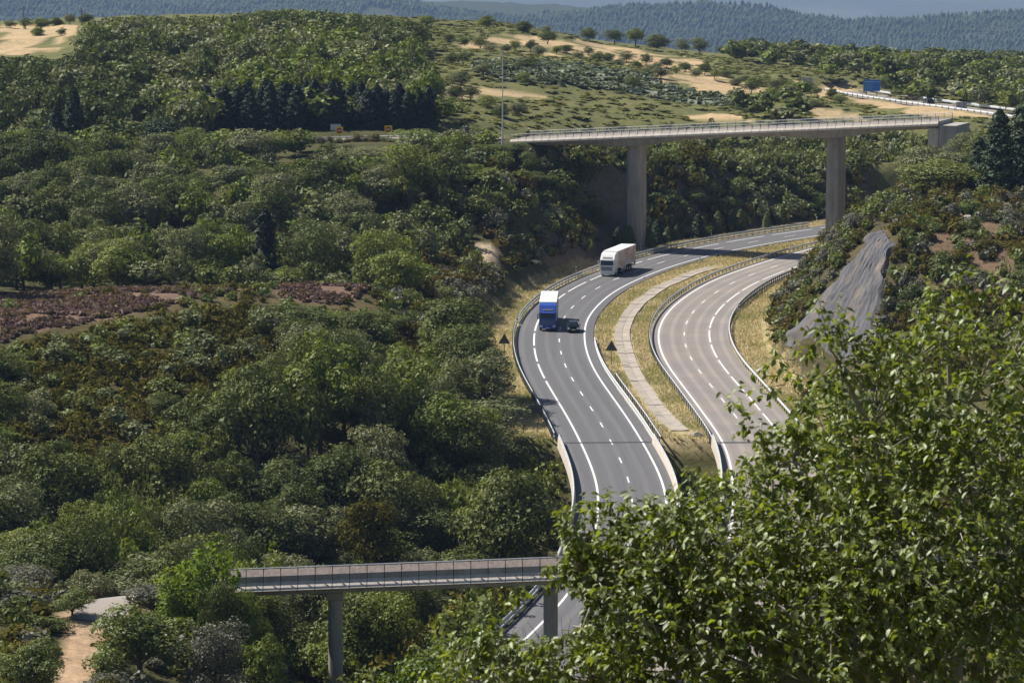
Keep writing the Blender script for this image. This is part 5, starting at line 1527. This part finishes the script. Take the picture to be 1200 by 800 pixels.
ho = obj('helmet', hm, po, (.17, 0, 1.70)); ho.scale = (1.15, .95, .75)

# bleached dead tree in the lower left wood
p = at(143, 630, 322); z = float(ground(p.x, p.y))
dt = thing('dead_tree', 'bleached dead tree with bare forked branches in the lower left wood', 'tree', (p.x, p.y, z))
zt = at(143, 582, 322).z - z
def dead(base, ends, name):
    mb = MB()
    for e in ends:
        m1 = tuple((base[k] + e[k]) / 2 + random.uniform(-.25, .25) for k in range(3))
        mb.tube([base, m1, e], [.07, .05, .02], 5)
    return mb.build(name, M['deadwood'], dt)
MB().tube([(0,0,-.3),(.1,0,zt*.4),(0,-.1,zt*.72)], [.14,.10,.07], 7).build('trunk', M['deadwood'], dt)
dead((0,-.1,zt*.7), [(-.7,-.5,zt*.98),(.35,-.5,zt*1.0),(.9,-.3,zt*.86)], 'branch')
dead((.1,0,zt*.45), [(-1.9,-.7,zt*.74),(2.2,-.6,zt*.62)], 'branch')
dead((.1,0,zt*.4), [(1.6,-.8,zt*.8)], 'branch')

# asphalt end of the local lane at the small bridge
PP_ = Path(smooth_path([gp(112, 724, 7), gp(122, 712, 7.1), gp(134, 702, 7.2), gp(150, 694, 7.2), gp(172, 688, 7.2)], 1.0, 2.0))
V, F, UV = strip(PP_, 0, PP_.d[-1], -2.1, 2.1, 0.0, 1.0, 6)
V[:, 2] = ground(V[:, 0], V[:, 1]) + 0.10
tag(obj('lane_end', mesh_np('lane_end', V, F, M['asphalt_pale'])), 'grey asphalt end of a lane where the dirt path begins', 'road', kind='structure')

# ------------------------------------------------------------------ foreground tree
FD = 38.5
PXM = FPX / FD
rng = np.random.default_rng(33)
LOBES = [(1135,470,112,0),(1020,500,95,.4),(1190,590,150,-.3),(960,600,110,.2),(1080,640,150,-.6),(930,540,34,.3),(850,660,95,0),(760,665,70,.3),(712,655,48,.5),
         (930,720,130,-.4),(800,760,110,-.3),(690,790,80,0),(628,785,52,.3),(590,775,30,.3),(735,720,62,-.2),(745,785,70,.1),(680,735,36,.2),(790,645,54,.1),(692,628,34,.4),(674,655,24,.4),(860,720,90,1.1),(780,710,80,1.1),(960,570,90,1.1),(830,640,60,1.0),(1000,680,120,1.2),(1060,780,160,-.8),(1190,740,140,-.5),(1110,400,48,.3),(985,425,40,.4),(560,800,60,.2),(682,668,26,.4)]
SPR = [(866,472),(880,500),(893,520),(912,420),(926,440),(905,455),(968,374),(985,380),(995,402),(960,400),(1033,388),(1055,402),(1080,380),(1097,348),(1118,340),(1134,333),(1158,345),(1178,341),(1196,350),
       (716,586),(655,603),(690,598),(742,600),(765,594),(800,588),(831,577),(853,570),(876,560),(640,645),(626,672),(614,690),(665,618),(606,706),(640,690),(560,752),(575,742),(545,770),(600,770),(655,770),(700,765),(720,755)]
WIN = [(583,742),(626,693),(660,690),(686,702),(686,734),(655,744),(608,750)]
WIN2 = [(868,585),(868,480),(880,530),(900,560)]
def pxw(cx, cy, dd):
    return np.array(at(cx, cy, FD + dd))
tw_o, tw_d = [], []
for cx, cy, r, dd in LOBES:
    c_ = pxw(cx, cy, dd); R = r / PXM
    n = int(16 + 0.0235 * r * r)
    q = rng.normal(size=(n, 3)); q /= np.linalg.norm(q, axis=1)[:, None]
    rad = R * rng.uniform(0.35, 1.0, n) ** 0.55
    tw_o.append(c_ + q * rad[:, None]); tw_d.append(q + rng.normal(size=(n, 3)) * .5 + np.array([0, 0, .25]))
for cx, cy in SPR:
    c_ = pxw(cx, cy, .3)
    n = 4
    tw_o.append(c_ + rng.normal(size=(n, 3)) * np.array([.05, .08, .05])); tw_d.append(rng.normal(size=(n, 3)) * .8 + np.array([-.4, -.2, .4]))
O = np.concatenate(tw_o); Dr = np.concatenate(tw_d); Dr /= np.linalg.norm(Dr, axis=1)[:, None]
px, py, _ = proj(O[:, 0], O[:, 1], O[:, 2])
ok = ~inpoly(px, py, WIN) & (px < 1330) & (py < 900)
O, Dr = O[ok], Dr[ok]
# leaf templates: ovate blade folded along the midrib, tip drooping
def leaf_tpl(fold, droop, curl):
    xs = [0, .22, .60, 1.0]; ws = [.03, .24, .25, 0.0]
    V, F = [], []
    for x, w in zip(xs, ws):
        zc = -droop * x * x
        V += [(x, -w, zc + fold * w + curl * w * x), (x, 0, zc), (x, w, zc + fold * w - curl * w * x)]
    for i in range(3):
        a = 3 * i
        F += [(a, a + 1, a + 4, a + 3), (a + 1, a + 2, a + 5, a + 4)]
    return np.array(V), np.array(F)
TPL = [leaf_tpl(.35, .22, .1), leaf_tpl(.15, .35, -.2), leaf_tpl(.55, .12, .25)]
lp, lt, ln, lsz = [], [], [], []
NL = 7
for k_ in range(NL):
    s_ = (k_ + .6) / NL * rng.uniform(.16, .30, len(O))
    lp.append(O + Dr * s_[:, None])
    side = np.cross(Dr, rng.normal(size=O.shape)); side /= np.linalg.norm(side, axis=1)[:, None]
    tip = side * .9 + Dr * .5 + np.array([0, 0, -.55]) + rng.normal(size=O.shape) * .25
    lt.append(tip); ln.append(np.array([0, 0, 1.0]) + rng.normal(size=O.shape) * .55)
    lsz.append(rng.uniform(.055, .125, len(O)))
lp, lt, ln, lsz = map(np.concatenate, (lp, lt, ln, lsz))
px, py, _ = proj(lp[:, 0], lp[:, 1], lp[:, 2])
ok = ~((px < 650 + 14 * np.sin(py * .11)) & (py < 690)) & ~inpoly(px, py, WIN) & (px < 1260) & (py < 860) & (px > 470)
lp, lt, ln, lsz = lp[ok], lt[ok], ln[ok], lsz[ok]
lt /= np.linalg.norm(lt, axis=1)[:, None]
yb = np.cross(ln, lt); yb /= np.linalg.norm(yb, axis=1)[:, None]
zb_ = np.cross(lt, yb)
px, py, dep = proj(lp[:, 0], lp[:, 1], lp[:, 2])
inside = (px > 0) & (px < 1200) & (py > 0) & (py < 800)
order = np.argsort(np.where(inside, dep - 3 * lsz, 1e9))
single = set(order[:300].tolist())
foot_t = at(1150, 1250, FD + 0.4); zf = float(ground(foot_t.x, foot_t.y))
ft = thing('walnut_tree', 'large leafy tree filling the lower right foreground', 'tree', (foot_t.x, foot_t.y, zf))
base_v = np.array([foot_t.x, foot_t.y, zf])
tpl_me = []
for V, F in TPL:
    tpl_me.append(mesh_np('leaf', V, F, M['front_leaf'], smooth=True))
Vs, Fs, b = [], [], 0
for i in range(len(lp)):
    k_ = i % 3; V, F = TPL[k_]
    if i in single:
        o = obj('leaf', tpl_me[k_], ft)
        R_ = np.eye(4); R_[:3, 0] = lt[i] * lsz[i]; R_[:3, 1] = yb[i] * lsz[i]; R_[:3, 2] = zb_[i] * lsz[i]; R_[:3, 3] = lp[i] - base_v
        o.matrix_local = Matrix(R_.tolist())
    else:
        W = (V[:, 0:1] * lt[i] + V[:, 1:2] * yb[i] + V[:, 2:3] * zb_[i]) * lsz[i] + lp[i] - base_v
        Vs.append(W); Fs.append(F + b); b += len(V)
lv = obj('leaves', mesh_np('leaves', np.concatenate(Vs), np.concatenate(Fs), M['front_leaf'], smooth=True), ft); lv['kind'] = 'stuff'
# trunk, limbs, twigs
hub = np.array([foot_t.x, foot_t.y, zf]); crown0 = pxw(1120, 900, 0)
mb = MB(); mb.tube([hub - base_v - np.array([0, 0, .5]), (hub * .5 + crown0 * .5) - base_v + np.array([.15, 0, 0]), crown0 - base_v], [.34, .27, .22], 10)
mb.build('trunk', M['bark_pale'], ft)
for cx, cy, r, dd in LOBES:
    c_ = pxw(cx, cy, dd)
    m1 = crown0 * .55 + c_ * .45 + rng.normal(size=3) * .12 + np.array([0, 0, .10])
    mb = MB(); mb.tube([crown0 - base_v, m1 - base_v, c_ - base_v], [.10, .055, .018], 7)
    for k_ in range(6):
        q = rng.normal(size=3); q /= np.linalg.norm(q); e = c_ + q * r / PXM * .85
        mm = (c_ + e) / 2 + rng.normal(size=3) * .05
        mb.tube([c_ - base_v, mm - base_v, e - base_v], [.018, .012, .005], 5)
    mb.build('limb', M['bark_pale'], ft)
mb = MB()
for i in range(0, len(O), 2):
    mb.tube([O[i] - base_v - Dr[i] * .12, O[i] - base_v, O[i] - base_v + Dr[i] * .24], [.006, .005, .002], 3, False)
tw = mb.build('twigs', M['bark_pale'], ft); tw['kind'] = 'stuff'

# smaller-leaved tree just left of it
D2 = 75.0
LB2 = [(520,795,52),(565,775,40),(480,822,48),(600,805,58),(540,840,80),(450,850,40)]
P2, N2 = [], []
for cx, cy, r in LB2:
    c_ = np.array(at(cx, cy, D2)); R = r * D2 / FPX
    for _ in range(14):
        q = rng.normal(size=3); q /= np.linalg.norm(q); q[2] = abs(q[2]) * .9
        cc = c_ + q * R * .8; n = int(70 * (r / 50) ** 2)
        w = rng.normal(size=(n, 3)); w /= np.linalg.norm(w, axis=1)[:, None]
        P2.append(cc + w * R * .38 * rng.uniform(.5, 1, (n, 1))); N2.append(w + rng.normal(size=(n, 3)) * .5 + np.array([0, 0, .4]))
f2 = at(540, 900, D2); z2 = float(ground(f2.x, f2.y))
st = thing('foreground_shrub_tree', 'fine leaved tree top at the bottom edge, left of the big leafy tree', 'tree', (f2.x, f2.y, z2))
b2v = np.array([f2.x, f2.y, z2])
V, F = leaf_quads(np.concatenate(P2) - b2v, np.concatenate(N2), .062, rng, .6)
obj('crown', mesh_np('crown', V, F, M['front_leaf2']), st)
mb = MB(); mb.tube([(0, 0, -.4), (.1, 0, 1.5), (0, .1, np.array(at(540, 830, D2))[2] - z2)], [.2, .15, .06], 7)
for cx, cy, r in LB2: mb.tube([(0, 0, 1.2), tuple(np.array(at(cx, cy, D2)) - b2v)], [.09, .02], 5)
mb.build('trunk', M['bark'], st)

# ------------------------------------------------------------------ haze
HZ = (-5400, 5400, -130, 18700, float(TV[:, 2].min()) - 2.0, 70.0)
mb = MB().box(*HZ)
m, nt, out = nm('haze_air')
pv = N(nt, 'ShaderNodeVolumePrincipled')
pv.inputs['Color'].default_value = (0.42, 0.60, 1.0, 1)
pv.inputs['Density'].default_value = 0.000046
pv.inputs['Anisotropy'].default_value = 0.2
nt.links.new(pv.outputs[0], out.inputs['Volume'])
hz = tag(mb.build('haze', m), 'thin blue haze in the air over the valley', 'haze', kind='stuff')
